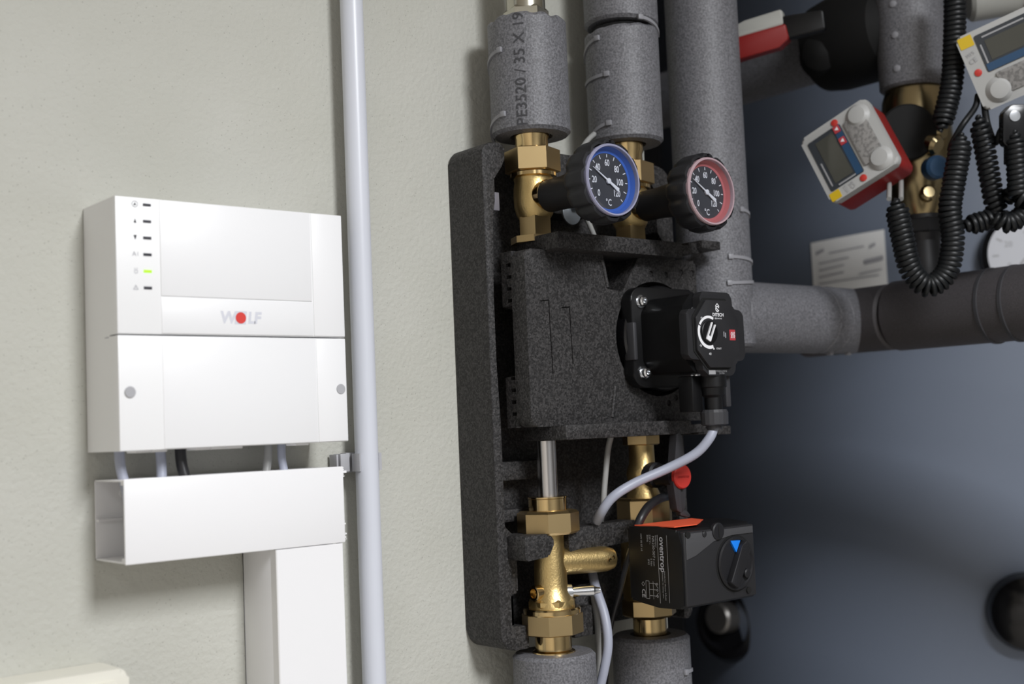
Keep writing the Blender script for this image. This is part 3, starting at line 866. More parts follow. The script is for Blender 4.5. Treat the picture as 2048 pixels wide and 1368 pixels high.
def lobed(t):                                   # knob outline with twelve grip notches
    s = math.cos(12 * t)
    return 1 - .075 * max(0, -s) ** 1.5
def thermometer(ax, zc, yf, ring, rimm, label, val, group='thermometer handles'):
    t = thing('thermometer_handle', (ax, PY, zc), label, 'thermometer', group)
    o = (ax, 0, zc)
    lathe('stem_sleeve', o, 'F', [(.0125, .0790), (.0150, .0800), (.0152, .100), (.0175, .128), (.0210, .137)], M['blkm'], t, 40)
    lathe('grip_knob', o, 'F', [(.0200, -yf - .029), (.0300, -yf - .028), (.0345, -yf - .025), (.0372, -yf - .018), (.0372, -yf - .004), (.0360, -yf - .0012), (.0334, -yf - .0008), (.0330, -yf - .009), (0, -yf - .010)], M['blkm'], t, 144, smooth=40, lobes=lobed)
    lathe('knob_pip', (ax, 0, zc + .0349), 'F', [(.0010, -yf - .002), (.0010, -yf + .0004), (0, -yf + .0004)], M['blkg'], t, 12)
    Y = yf + .0060
    sc_m = Matrix.Translation(o) @ Matrix.Diagonal((.962, 1, .962, 1)) @ Matrix.Translation(-Vector(o))
    old = XF[0]; XF[0] = sc_m
    lathe('dial_plate', o, 'F', [(.0290, -Y - .002), (.0290, -Y), (0, -Y)], M['dial'], t, 64)
    lathe('dial_wall', o, 'F', [(.0318, -Y - .0005), (.0286, -Y - .0002), (.0310, -yf - .0012), (.0322, -yf - .0012)], M[ring], t, 72, cap=False)
    lathe('lens_rim', o, 'F', [(.0332, -yf - .004), (.0334, -yf + .0008), (.0326, -yf + .0022), (.0312, -yf + .0020), (.0308, -yf - .0015)], M[rimm], t, 72, cap=False)
    ux, uy = (1, 0, 0), (0, 0, 1)
    pos = (ax, Y, zc)
    print2d('colour_ring', [s_ring(0, 0, .0258, .0287, n=64)], pos, ux, uy, M[ring], t, .0002)
    sh = []
    for k in range(13):
        a = (-135 + 22.5 * k) * D2R
        r0 = .0212 if k % 2 else .0220
        sh.append(s_line(r0 * math.sin(a), r0 * math.cos(a), .0248 * math.sin(a), .0248 * math.cos(a), .0009))
    for k in range(7):
        a = (-135 + 45 * k) * D2R; r = .0168 if k not in (5, 6) else .0150
        sh.append(s_text(str(20 * k), .0086, r * math.sin(a), r * math.cos(a), bold=.00016, spacing=.95, sx=.74))
    sh.append(s_text('°C', .0086, 0, -.0198, bold=.0001, sx=.8))
    print2d('scale_print', sh, pos, ux, uy, M['white_ink'], t, .0003)
    a = (-135 + 2.25 * val) * D2R
    dx, dz = math.sin(a), math.cos(a)
    w = Vector((dz, -dx))
    def P2(l, s): return (dx * l + w.x * s, dz * l + w.y * s)
    pts = [P2(.0222, .0002), P2(.002, .0008), P2(-.002, .0011), P2(-.0140, .0018), P2(-.0146, 0), P2(-.0140, -.0018), P2(-.002, -.0011), P2(.002, -.0008), P2(.0222, -.0002)]
    with frame(sc_m @ Matrix.Translation((ax, 0, zc))):
        prism('needle', pts, Y - .0018, Y - .0011, M['white_ink'], t)
    lathe('needle_hub', o, 'F', [(.0026, -Y + .0005), (.0026, -Y + .0022), (.0016, -Y + .0026), (0, -Y + .0026)], M['white_ink'], t, 24)
    lathe('lens', o, 'F', [(.0318, -yf + .0008), (.0312, -yf + .0022), (.0300, -yf + .0034), (.0220, -yf + .0042), (.0100, -yf + .0046), (0, -yf + .0047)], M['glass'], t, 64)
    XF[0] = old
    return t
thermometer(A1, .2125, -.1630, 'blue', 'rim', 'round dial thermometer handle with a blue ring and black knob', 34)
thermometer(A2, .2135, -.1650, 'pinkring', 'rim2', 'round dial thermometer handle with a red ring and black knob', 34)

# zinc washer and sensor cable between the valves
wz = thing('sensor_bracket', at(1142, 430, -.062), 'small round zinc bracket below the blue thermometer', 'bracket')
q = at(1141, 426, -.062)
lathe('washer', q, 'F', [(.0115, 0), (.0115, .002), (.0105, .0024), (0, .0024)], M['zinc'], wz, 32)
box('bracket_tongue', q.x - .002, q.x + .009, q.y - .010, q.y - .002, q.z + .0035, q.z + .0075, M['zinc'], wz, .0005)
tag(tube('sensor_cable', [at(1196, 262, -.050), at(1172, 285, -.054), at(1150, 330, -.060), at(1152, 395, -.064), at(1170, 430, -.064), at(1186, 466, -.064), at(1190, 480, -.062)], .0026, M['cabthin']), 'thin pale sensor cable passing behind the blue thermometer', 'cable')

# ---------------------------------------------------------------- lower left: steel pipe and brass tee
tag(lathe('steel_pipe', (A1 + .0015, PY, 0), 'Z', [(.0095, -.0700), (.0095, -.0125)], M['steel'], None, 40), 'short polished steel pipe below the foam block', 'pipe')
tee = thing('brass_tee', (A1, PY, -.207), 'cast brass tee fitting with side branch and two large nuts', 'fitting')
lathe('inlet_ring', (A1, PY, 0), 'Z', [(.0170, -.0780), (.0178, -.0775), (.0178, -.0655), (.0182, -.0650), (.0182, -.0636), (.0100, -.0634)], M['brass'], tee, 40)
nut('upper_nut', (A1, PY, 0), 'Z', .0286, -.0975, -.0762, 8, M['brassn'], tee, PH1, .0022)
lathe('tee_body', (A1, PY, 0), 'Z', [(.0140, -.1000), (.0138, -.0970), (.0136, -.1090), (.0142, -.1180), (.0150, -.1320), (.0152, -.1440), (.0168, -.1510), (.0205, -.1575), (.0215, -.1650)][::-1], M['brassr'], tee, 48)
nut('body_hex', (A1, PY, 0), 'Z', .0222, -.1640, -.1560, 8, M['brassr'], tee, PH1 + .3, .002)
lathe('lower_collar', (A1, PY, 0), 'Z', [(.0262, -.1700), (.0268, -.1690), (.0268, -.1655), (.0255, -.1640)], M['brass'], tee, 48)
nut('lower_nut', (A1, PY, 0), 'Z', .0282, -.1880, -.1685, 8, M['brassn'], tee, PH1 - .12, .0012)
lathe('tailpiece', (A1, PY, 0), 'Z', [(.0195, -.2070), (.0200, -.2060), (.0195, -.2035), (.0168, -.2020), (.0168, -.1870)], M['brass'], tee, 48)
# side branch pointing right with a rounded end
lathe('side_branch', (A1, PY, -.1235), Vector((1, -.22, -.035)), [(.0125, .004), (.0120, .0520), (.0116, .0600), (.0095, .0665), (.0050, .0695), (0, .0700)], M['brassr'], tee, 40)
print2d('cast_mark', [s_ring(.0022, .0015, .0009, .0018, -60, 160, n=16), s_ring(-.0022, -.0008, .0009, .0018, 20, 240, n=16)], Vector((A1 + .055, PY - .0246, -.1250)), (1, 0, 0), (0, 0, 1), M['brass'], tee, .0003)
# small threaded port on the left
pd = Vector((-1, .02, 0)).normalized()
lathe('side_port', Vector((A1, PY, -.1500)), pd, [(.0088, .004), (.0076, .0150), (.0072, .0208), (.0062, .0214), (.0044, .0214), (.0042, .0160), (0, .0155)], M['brass'], tee, 32)
# bleed screw on the right front
sd = Vector((.80, -.60, 0.02)).normalized()
bs = Vector((A1, PY, -.1520))
lathe('vent_screw', bs, sd, [(.0085, .010), (.0075, .019), (.0048, .0200), (.0048, .0390), (.0036, .0405), (.0026, .0450), (0, .0452)], M['chrome'], tee, 28)

# ---------------------------------------------------------------- lower right: lever valve, mixing valve, actuator
lv = thing('lever_valve', (A2, PY, -.1), 'brass valve with a dark lever and round red cap below the pump', 'valve')
nut('top_nut', (A2, PY, 0), 'Z', .0186, -.0215, -.0108, 6, M['brassn'], lv, PH1 + .2, .001)
lathe('valve_body', (A2, PY, 0), 'Z', [(.0170, -.0750), (.0165, -.0700), (.0140, -.0640), (.0150, -.0560), (.0160, -.0500), (.0150, -.0440), (.0128, -.0400), (.0124, -.0210)], M['brassr'], lv, 40)
nut('bottom_nut', (A2, PY, 0), 'Z', .0278, -.0985, -.0730, 8, M['brassn'], lv, PH1 + .2, .0022)
lathe('stem', (A2, PY, -.0510), 'F', [(.0125, .008), (.0125, .020), (.0105, .022), (.0105, .034), (.0125, .036), (.0130, .046)], M['blkm'], lv, 32)
lc = at(1363, 953, -.108)
with frame(Matrix.Translation((lc.x, 0, lc.z))):
    prism('lever', round_poly([(-.0115, -.006), (-.0075, -.0330), (.0020, -.0345), (.0085, .0), (.0050, .0300), (.0040, .0420), (-.0030, .0420), (-.0050, .030)], .004, 4), -.1075, -.0985, M['grey'], lv, bev=.0012)
    prism('lever_tip', round_poly([(-.0030, -.0300), (.0075, -.0340), (.0120, -.0375), (.0105, -.0400), (-.002, -.0372)], .002, 3), -.1065, -.1000, M['grey'], lv, bev=.001)
lathe('red_cap', (lc.x, 0, lc.z), 'F', [(.0118, .1060), (.0118, .1092), (.0108, .1104), (0, .1106)], M['red'], lv, 40)
print2d('cap_lettering', [s_text('oventrop', .0042, 0, 0)], (lc.x, -.1106, lc.z), (1, 0, 0), (0, 0, 1), M['redd'], lv, .0002)
boxes('cap_slot', [(lc.x - .0012, lc.x + .0012, -.1082, -.1070, lc.z + .0118, lc.z + .0140), (lc.x - .0012, lc.x + .0012, -.1082, -.1070, lc.z - .0140, lc.z - .0118)], M['hole'], lv)

mv = thing('mixing_valve', (A2, PY, -.207), 'brass mixing valve body behind the black actuator', 'valve')
lathe('valve_body', (A2, PY, 0), 'Z', [(.0200, -.1860), (.0245, -.1700), (.0255, -.1400), (.0245, -.1130), (.0200, -.0990)], M['brassr'], mv, 48)
nut('lower_nut', (A2, PY, 0), 'Z', .0265, -.1880, -.1700, 8, M['brassn'], mv, PH1 + .1, .002)
lathe('tailpiece', (A2, PY, 0), 'Z', [(.0165, -.2085), (.0165, -.1900), (.0185, -.1885)], M['brass'], mv, 40)
lathe('spindle_housing', (A2, 0, -.1320), 'F', [(.020, .058), (.020, .095), (.017, .100)], M['blk'], mv, 32)

ac = thing('valve_actuator', (.870, -.10, -.1665), 'black motor actuator with rotary knob, blue mark and orange top label', 'actuator')
AXL, AXR, AZ0, AZ1, ABk, AFr = .8205, .9180, -.1655, -.0965, -.099, -.165
bm = bmesh.new()
side = round_poly([(ABk, AZ0 + .004), (-.135, AZ0 - .001), (AFr + .001, AZ0 + .000), (AFr, -.145), (AFr, AZ1 - .012), (AFr + .004, AZ1 + .0), (-.135, AZ1 + .003), (ABk, AZ1 + .002)], [.002, .02, .003, .01, .006, .003, .02, .002], 5)
add_prism(bm, side, AXL, AXR, 'X', .0022, 3)
bm_link('housing', bm, M['blk'], ac, 35)
# raised front cover with a lighter brow
box('front_cover', AXL + .0015, AXR - .001, AFr - .0022, AFr + .004, AZ0 + .002, AZ1 - .0015, M['face'], ac, .0015, 3)
prism('brow_panel', [(AXL + .003, AZ1 - .0030), (AXL + .003, -.1225), (AXL + .016, -.1195), (.8600, -.1085), (.8850, -.1055), (AXR - .003, -.1060), (AXR - .003, AZ1 - .0030)], AFr - .0032, AFr - .0018, M['brow'], ac, bev=.0004)
# red-orange sticker on the top
prism('top_label', [(.8225, -.1060), (.9000, -.1060), (.8930, -.1270), (.8520, -.1560), (.8225, -.1560)], AZ1 + .0024, AZ1 + .0034, M['orange'], ac, ax='Z')
kx, kz = .8885, -.1315
kb = lathe('knob', (kx, 0, kz), 'F', [(.0245, .1650), (.0245, .1690), (.0235, .1705), (.0215, .1705), (.0205, .1690), (0, .1690)], M['blkm'], ac, 56)
lathe('knob_gap', (kx, 0, kz), 'F', [(.0262, .1650), (.0262, .1674), (.0246, .1674)], M['hole'], ac, 56)
ang = 30 * D2R
with frame(Matrix.Translation((kx, 0, kz)) @ Matrix.Rotation(ang, 4, 'Y')):
    prism('knob_bar', round_poly([(-.0062, -.0215), (.0062, -.0215), (.0062, .0150), (.0030, .0215), (-.0030, .0215), (-.0062, .0150)], .001, 2), -.1755, -.1688, M['blkm'], kb, bev=.0010)
    prism('pointer_mark', [(-.0185, .0140), (-.0065, .0200), (-.0068, .0080)], -.1712, -.1686, M['bluek'], kb)
    lathe('knob_pip', (.0145, 0, -.003), 'F', [(.0042, .1688), (.0042, .1722), (.0030, .1730), (0, .1730)], M['blkm'], kb, 24)
qs = at(1430, 1060, AFr)
sc = lathe('cover_screw', (qs.x, 0, qs.z - .001), 'F', [(.0078, .1660), (.0078, .1690), (.0066, .1698), (0, .1698)], M['blkm'], ac, 28)
box('screw_slot', qs.x - .0007, qs.x + .0007, -.1702, -.1694, qs.z - .0065, qs.z + .0045, M['hole'], sc)
for px, py in ((1374, 1070), (1496, 1180)):
    q = at(px, py, AFr - .0022); lathe('corner_hole', (q.x, 0, q.z), 'F', [(.0030, .1650), (.0030, .1688), (0, .1688)], M['hole'], ac, 16)
q = at(1408, 1068, AFr - .003); lathe('indicator_lens', (q.x, 0, q.z), 'F', [(.0026, .1660), (.0026, .1690), (.0016, .1696), (0, .1696)], M['face'], ac, 16)
# printed side: text runs downwards (local right = -Z, local up = towards the wall? +Y side)
SPX = AXL - .0003
ux, uy = (0, 0, -1), (0, -1, 0)
def sp(shapes, m='grey_ink2', lift=.0002): print2d('side_print', shapes, (SPX, -.128, -.131), ux, uy, M[m], ac, lift)
sp([s_text('oventrop', .0085, -.0125, .0135, bold=.00015)], 'grey_ink2')
sp([s_line(-.030, .0200, .030, .0200, .0004), s_line(-.030, .0085, .031, .0085, .0005),
    s_text('Antrieb fuer Mischer 3-Punkt', .0022, .015, .0155), s_text('Actuator for mixing valve', .0022, .015, .0128),
    s_text('Stellmotor', .0026, -.024, .0065), s_text('NR230-507', .0042, -.0190, .0030), s_text('230 V~', .0030, -.0255, -.0010), s_text('50Hz', .0030, -.0265, -.0040),
    s_text('2 min', .0030, -.0050, .0030), s_text('5 Nm', .0030, -.0050, -.0004), s_text('IP42', .0030, -.0050, -.0038), s_text('HW 05 07 14', .0028, -.0225, -.0120)], 'dim_ink')
dg = []
for k in range(3): dg += [s_line(.014 + k * .0055, -.0045, .014 + k * .0055, .0045, .0004), s_ring(.0142 + k * .0055, .0055, .0006, .0011, n=12)]
dg += [s_line(.012, -.0045, .028, -.0045, .0004), s_line(.012, .0005, .028, .0005, .0004), s_line(.012, -.0085, .028, -.0085, .0004), s_line(.012, -.0085, .012, -.0045, .0004), s_line(.028, -.0085, .028, -.0045, .0004),
       s_line(.014, .0030, .018, .0066, .0004), s_line(.022, .0066, .026, .0030, .0004), s_text('CE', .0065, .0235, -.0120, bold=.0001), s_ring(.0150, -.0120, .0016, .0021, n=4)]
sp(dg, 'dim_ink')

# ---------------------------------------------------------------- circulation pump
pz = .0815
pu = thing('circulation_pump', (A2, -.09, .03), 'black circulation pump with a dial panel mounted in the foam block', 'pump')
def pump_sq(h, r, c=.0): return round_poly([(A2 - h, pz - h), (A2 + h, pz - h), (A2 + h, pz + h), (A2 - h, pz + h)], r, 6)
prism('motor_flange', pump_sq(.0480, .014), -.1005, -.0880, M['blk'], pu, bev=.002)
lathe('volute_ring', (A2, 0, pz), 'F', [(.0505, .0760), (.0515, .0930), (.0500, .0950)], M['blkg'], pu, 64)
for sx in (-1, 1):
    for sz in (-1, 1):
        lathe('bolt', (A2 + sx * .0350, 0, pz + sz * .0340), 'F', [(.0062, .0990), (.0062, .1015), (.0048, .1016), (.0048, .1055), (.0036, .1068), (.0022, .1068), (.0020, .1042), (0, .1040)], M['chrome'], pu, 24)
prism('motor_body', round_poly([(A2 - .0350, pz - .0235), (A2 - .0225, pz - .0365), (A2 + .0265, pz - .0365), (A2 + .0385, pz - .0235), (A2 + .0385, pz + .0235), (A2 + .0265, pz + .0365), (A2 - .0225, pz + .0365), (A2 - .0350, pz + .0235)], .009, 5), -.1530, -.1000, M['blk'], pu, bev=.003, seg=3)
box('cooling_rib', A2 - .0490, A2 - .0440, -.1035, -.0900, pz - .022, pz + .014, M['grey'], pu, .0015)
# panel head: cross-shaped bezel with an octagonal face
hx, hz = .8835, .0800
bez = [(-.0385, .0185), (-.0345, .0222), (-.0190, .0230), (-.0190, .0340), (-.0150, .0390), (.0215, .0390), (.0255, .0335), (.0262, .0240), (.0375, .0225), (.0412, .0175), (.0415, -.0200), (.0375, -.0245), (.0275, -.0262), (.0258, -.0345), (.0215, -.0390), (-.0110, -.0390), (-.0190, -.0335), (-.0205, -.0245), (-.0345, -.0235), (-.0385, -.0195)]
with frame(Matrix.Translation((hx, 0, hz))):
    head = prism('panel_bezel', round_poly(bez, .0025, 4), -.1625, -.1535, M['face'], pu, bev=.0012)
    octo = [(-.0150, .0318), (.0150, .0318), (.0300, .0150), (.0300, -.0150), (.0165, -.0325), (-.0135, -.0325), (-.0300, -.0160), (-.0300, .0150)]
    oc = [(x * .97, z * .97) for x, z in octo]
    prism('panel_gap', round_poly([(x * 1.04, z * 1.04) for x, z in octo], .003, 3), -.1632, -.1620, M['hole'], pu)
    prism('panel_face', round_poly(oc, .003, 4), -.1660, -.1625, M['face'], pu, bev=.0006)
po = (hx, -.1660, hz)
U, Vv = (1, 0, 0), (0, 0, 1)
dcx, dcz = -.0125, .0010
kd = lathe('speed_dial', (hx + dcx, 0, hz + dcz), 'F', [(.0108, .1655), (.0108, .1672), (.0100, .1677), (0, .1677)], M['blk'], pu, 40)
print2d('dial_arc', [s_ring(dcx, dcz, .0128, .0152, 62, 150, n=24), s_ring(dcx, dcz, .0125, .0155, 155, 290, n=32)], po, U, Vv, M['white_ink'], pu)
with frame(Matrix.Translation((hx + dcx, 0, hz + dcz)) @ Matrix.Rotation(28 * D2R, 4, 'Y')):
    prism('dial_pointer', round_poly([(-.0030, -.0088), (.0030, -.0088), (.0030, .0088), (.0016, .0088), (.0016, -.0045), (-.0016, -.0045), (-.0016, .0088), (-.0030, .0088)], .0006, 2), -.1690, -.1676, M['white_ink'], kd)
print2d('panel_print', [s_text('DITECH', .0044, .0012, .0172, bold=.0001), s_text('PREMIUMLINE', .0016, .0012, .0138),
                        s_text('kPa', .0024, -.0215, .0140), s_text('15', .0024, -.0026, .0138), s_text('START', .0024, .0000, -.0142), s_disc(-.0072, -.0144, .0009, 12),
                        s_text('10', .0030, -.0250, -.0115, rot=-.5), s_text('40', .0034, -.0125, -.0192)], po, U, Vv, M['white_ink'], pu)
print2d('panel_logo', [s_ring(.0006, .0228, .0018, .0028, 20, 330, n=20), s_line(-.0022, .0250, .0006, .0278, .0008), s_line(.0006, .0278, .0032, .0250, .0008), s_line(-.0012, .0240, .0016, .0216, .0009)], po, U, Vv, M['white_ink'], pu)
print2d('heating_mark', [s_rect(.0158, .0240, -.0062, .0038)], po, U, Vv, M['redlab'], pu)
wv = []
for k in range(3):
    x = .0178 + k * .0020
    wv += [s_line(x, -.0040, x + .0010, -.0022, .0009), s_line(x + .0010, -.0024, x, -.0004, .0009), s_line(x, -.0006, x + .0010, .0016, .0009)]
print2d('heating_waves', wv, po, U, Vv, M['white_ink'], pu, .0004)
print2d('pump_mark', [s_line(.0080, -.0030, .0080, .0018, .0010), s_line(.0102, -.0040, .0102, .0008, .0010)], po, U, Vv, M['grey_ink2'], pu)
print2d('serial_label', [s_rect(-.0118, -.0025, -.0378, -.0334)] , (hx, -.1625, hz), U, Vv, M['dim_ink'], pu, .0003)
print2d('serial_label', [s_text('PE00123470', .0030, .0058, -.0347), s_text('20 0704', .0022, .0060, -.0370)], (hx, -.1625, hz), U, Vv, M['dim_ink'], pu, .0003)
# connector and gland under the head
gx, gy = .8905, -.150
lathe('plug_neck', (gx, gy, 0), 'Z', [(.0085, .0100), (.0085, .0210), (.0110, .0235), (.0118, .0300), (.0130, .0310), (.0130, .0420)], M['blk'], pu, 32)
lathe('gland_nut', (gx, gy, 0), 'Z', [(.0105, -.0050), (.0128, -.0040), (.0132, .0070), (.0118, .0098)], M['grey'], pu, 18, smooth=12)
lathe('gland_tail', (gx - .0005, gy, 0), 'Z', [(.0070, -.0090), (.0072, -.0045)], M['grey'], pu, 24)
box('plug_latch', gx + .0115, gx + .0185, gy - .006, gy + .006, .0120, .0420, M['grey'], pu, .0012)
box('plug_shroud', gx - .024, gx - .010, gy + .004, gy + .022, .0085, .0420, M['blk'], pu, .0015)

# ---------------------------------------------------------------- station cables
pc = [Vector((gx - .0005, gy, -.0060)), at(1418, 878, -.148), at(1390, 908, -.138), at(1335, 937, -.120), at(1270, 966, -.104), at(1225, 995, -.094), at(1200, 1030, -.080), at(1186, 1065, -.045), at(1180, 1110, -.034), at(1190, 1170, -.052), at(1209, 1230, -.068), at(1216, 1285, -.074), at(1209, 1335, -.072), at(1196, 1390, -.066)]
tag(tube('pump_cable', pc, .0045, M['cabgrey'], None, 14), 'thick light grey cable curving down from the pump connector', 'cable')
sc_ = [at(1225, 860, -.070), at(1216, 900, -.066), at(1210, 960, -.064), at(1206, 1010, -.062), at(1200, 1055, -.046), at(1192, 1110, -.030), at(1186, 1180, -.046), at(1194, 1240, -.052), at(1197, 1300, -.050), at(1197, 1380, -.046)]
tag(tube('sensor_cable', sc_, .0028, M['cabthin'], None, 12), 'thin pale sensor cable hanging behind the thick grey pump cable', 'cable')
tag(tube('actuator_cable', [at(1352, 992, -.075), at(1325, 995, -.092), at(1300, 1010, -.102), at(1283, 1034, -.106), at(1274, 1056, -.1045), at(1272, 1066, -.104)], .0042, M['cabblk'], None, 12), 'black cable arching over the brass nut into the actuator', 'cable')
tag(tube('actuator_cable', [at(1262, 1095, -.097), at(1252, 1130, -.085), at(1240, 1180, -.066), at(1226, 1230, -.052), at(1215, 1290, -.040), at(1210, 1380, -.030)], .0028, M['cabblk'], None, 10), 'thin black cable hanging left of the actuator', 'cable')

# ---------------------------------------------------------------- pipework in the background on the right
def hpipe(name, o, d, L, R, label, m, n=56):
    t = thing(name, o, label, 'insulated pipe', 'grey foam pipe insulation')
    lathe('foam_sleeve', o, d, [(R * .5, 0), (R - .003, 0), (R, .003), (R, L - .003), (R - .003, L), (R * .5, L)], m, t, n)
    return t
HZ = .1095
XE = 1.2480
h1 = hpipe('insulated_pipe', Vector((A3 + .01, PY, HZ)), Vector((1, 0, 0)), XE - A3 - .012, .0385, 'short grey foam pipe going right from beside the pump panel', M['foam'])
for px in (1683, 1721):
    q = at(min(px, 1700), 703, PY)
    with frame(Matrix.Translation((XE - .055 + (px - 1683) * .0009, PY - .006, HZ - .0385))):
        box('clip_head', -.003, .003, -.003, .003, -.0022, .0015, M['pin'], h1, .0006)
for dx in (.075, .052):
    t = bpy.data.objects.get(h1.name)
    o = Vector((XE - dx, PY, HZ))
    lathe('tape_seam', o, Vector((1, 0, 0)), [(.0386, 0), (.0391, .0008), (.0391, .0028), (.0386, .0036)], M['foam'], h1, 56)
h2 = hpipe('insulated_pipe', Vector((XE, .010, HZ)), Vector((0, -1, 0)), .125, .0380, 'dark foam elbow piece where the pipe turns towards the room', M['foamd'])
h3 = hpipe('insulated_pipe', Vector((XE + .002, -.117, HZ + .0005)), Vector((0, -1, -.0)), .60, .0400, 'dark foam insulated pipe running towards the room at the right', M['foamd'])
for y, a0 in ((-.235, 0), (-.262, 0)):
    lathe('strap', (XE + .002, y, HZ), Vector((0, -1, 0)), [(.0401, 0), (.0412, .0006), (.0412, .0040), (.0401, .0046)], M['grey'], h3, 48)

# vertical insulated pipe with brass valve below, upper branch
VXp, VYp = 1.2500, -.158
v1 = sleeve('insulated_pipe', VXp, VYp, at(1825, 180, VYp).z, .98, .0375, 'vertical grey foam pipe at the top between the two heat meters', M['foam'])
zt = at(1825, 180, VYp).z
for py in (20, 80, 145):
    lathe('rivet', Vector((VXp - .037, VYp - .004, at(1812, py, VYp).z)), Vector((-1, -.2, 0)), [(.004, -.002), (.004, .001), (.002, .002), (0, .002)], M['pin'], v1, 12)
fv = thing('flow_valve', (VXp, VYp, HZ + .04), 'shiny brass valve body behind the smaller heat meter', 'valve')
lathe('valve_body', (VXp, VYp, 0), 'Z', [(.0230, .2180), (.0300, .2300), (.0390, .2600), (.0400, .2950), (.0360, zt - .012), (.0300, zt + .004)], M['shadebrass'], fv, 48)
lathe('lower_stem', (VXp, VYp, 0), 'Z', [(.0180, HZ + .036), (.0180, .1900), (.0240, .2000), (.0240, .2190)], M['cabblk'], fv, 40)  # brass stem coloured black to stand for the shade around it
nut('valve_nut', (VXp, VYp, 0), 'Z', .0270, .1980, .2150, 8, M['blkm'], fv, 0, .002)  # nut blackened like the stem, shade put into the colour
with frame(None):
    q = atz(1816, 264, 1.366)
    lathe('black_cover', q, cdir(-.15, .0, 1), [(.031, -.02), (.031, .0), (.029, .002), (0, .003)], M['rubber'], fv, 40)
lathe('side_plug', atz(1866, 288, 1.365), cdir(.5, -.4, .7), [(.011, -.02), (.011, .004), (.008, .008), (0, .008)], M['shadebrass'], fv, 24)
lathe('plug_ring', atz(1876, 264, 1.37), cdir(.5, -.1, .7), [(.010, -.02), (.010, .004), (.007, .008), (0, .008)], M['shadebrass'], fv, 24)
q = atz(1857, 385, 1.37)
lathe('test_port', q, cdir(0, .2, 1), [(.009, -.03), (.009, .0), (.006, .003), (0, .003)], M['shadebrass'], fv, 20)
tag(lathe('valve_tag', atz(1872, 335, 1.36), cdir(.1, .0, 1), [(.013, -.010), (.013, .004), (.010, .007), (0, .007)], M['mblue'], None, 24), 'small dark blue plug under the brass valve body', 'plug')

BZ = at(1560, 125, 0.0).z
bo = atX(1560, 128, VXp + .02)
b1 = hpipe('insulated_pipe', Vector((VXp + .02, .62, bo.z)), Vector((0, -1, 0)), .66, .0370, 'shadowed foam branch pipe behind the red and white lever', M['foam'])
q = atX(1690, 92, VXp)
bv = thing('covered_valve', (VXp, q.y, q.z - .06), 'black insulation cover of a branch valve at the top', 'valve cover')
lathe('cover_shell', Vector((VXp + .005, -.030, q.z + .006)), Vector((0, -1, 0)), [(.030, 0), (.052, .008), (.056, .030), (.056, .075), (.050, .100), (.030, .118)], M['rubber'], bv, 40)
lathe('cover_neck', Vector((VXp - .02, -.055, q.z - .01)), Vector((-.8, -.4, -.1)), [(.030, 0), (.022, .025), (.010, .034), (0, .036)], M['rubber'], bv, 24)
# lever with white upper half and red lower half
a = atz(1478, 78, 1.42); b = atz(1578, 58, 1.40)
ux_ = (b - a).normalized(); n_ = cdir(.1, 0, 1); uy_ = n_.cross(ux_).normalized(); n_ = ux_.cross(uy_)
lh = thing('valve_lever', a, 'red and white valve lever beside the tall grey pipe', 'lever')
Lh = (b - a).length
with frame(basis(a, ux_, uy_, n_)):
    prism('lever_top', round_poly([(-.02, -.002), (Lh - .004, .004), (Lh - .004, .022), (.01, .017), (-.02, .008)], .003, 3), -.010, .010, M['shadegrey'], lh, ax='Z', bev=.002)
    prism('lever_grip', round_poly([(-.02, -.027), (Lh - .012, -.020), (Lh, -.012), (Lh - .002, .005), (-.02, -.001)], .003, 3), -.011, .011, M['redd'], lh, ax='Z', bev=.002)
    prism('lever_neck', round_poly([(Lh - .006, -.012), (Lh + .04, -.010), (Lh + .04, .012), (Lh - .006, .014)], .003, 3), -.009, .009, M['blk'], lh, ax='Z', bev=.002)

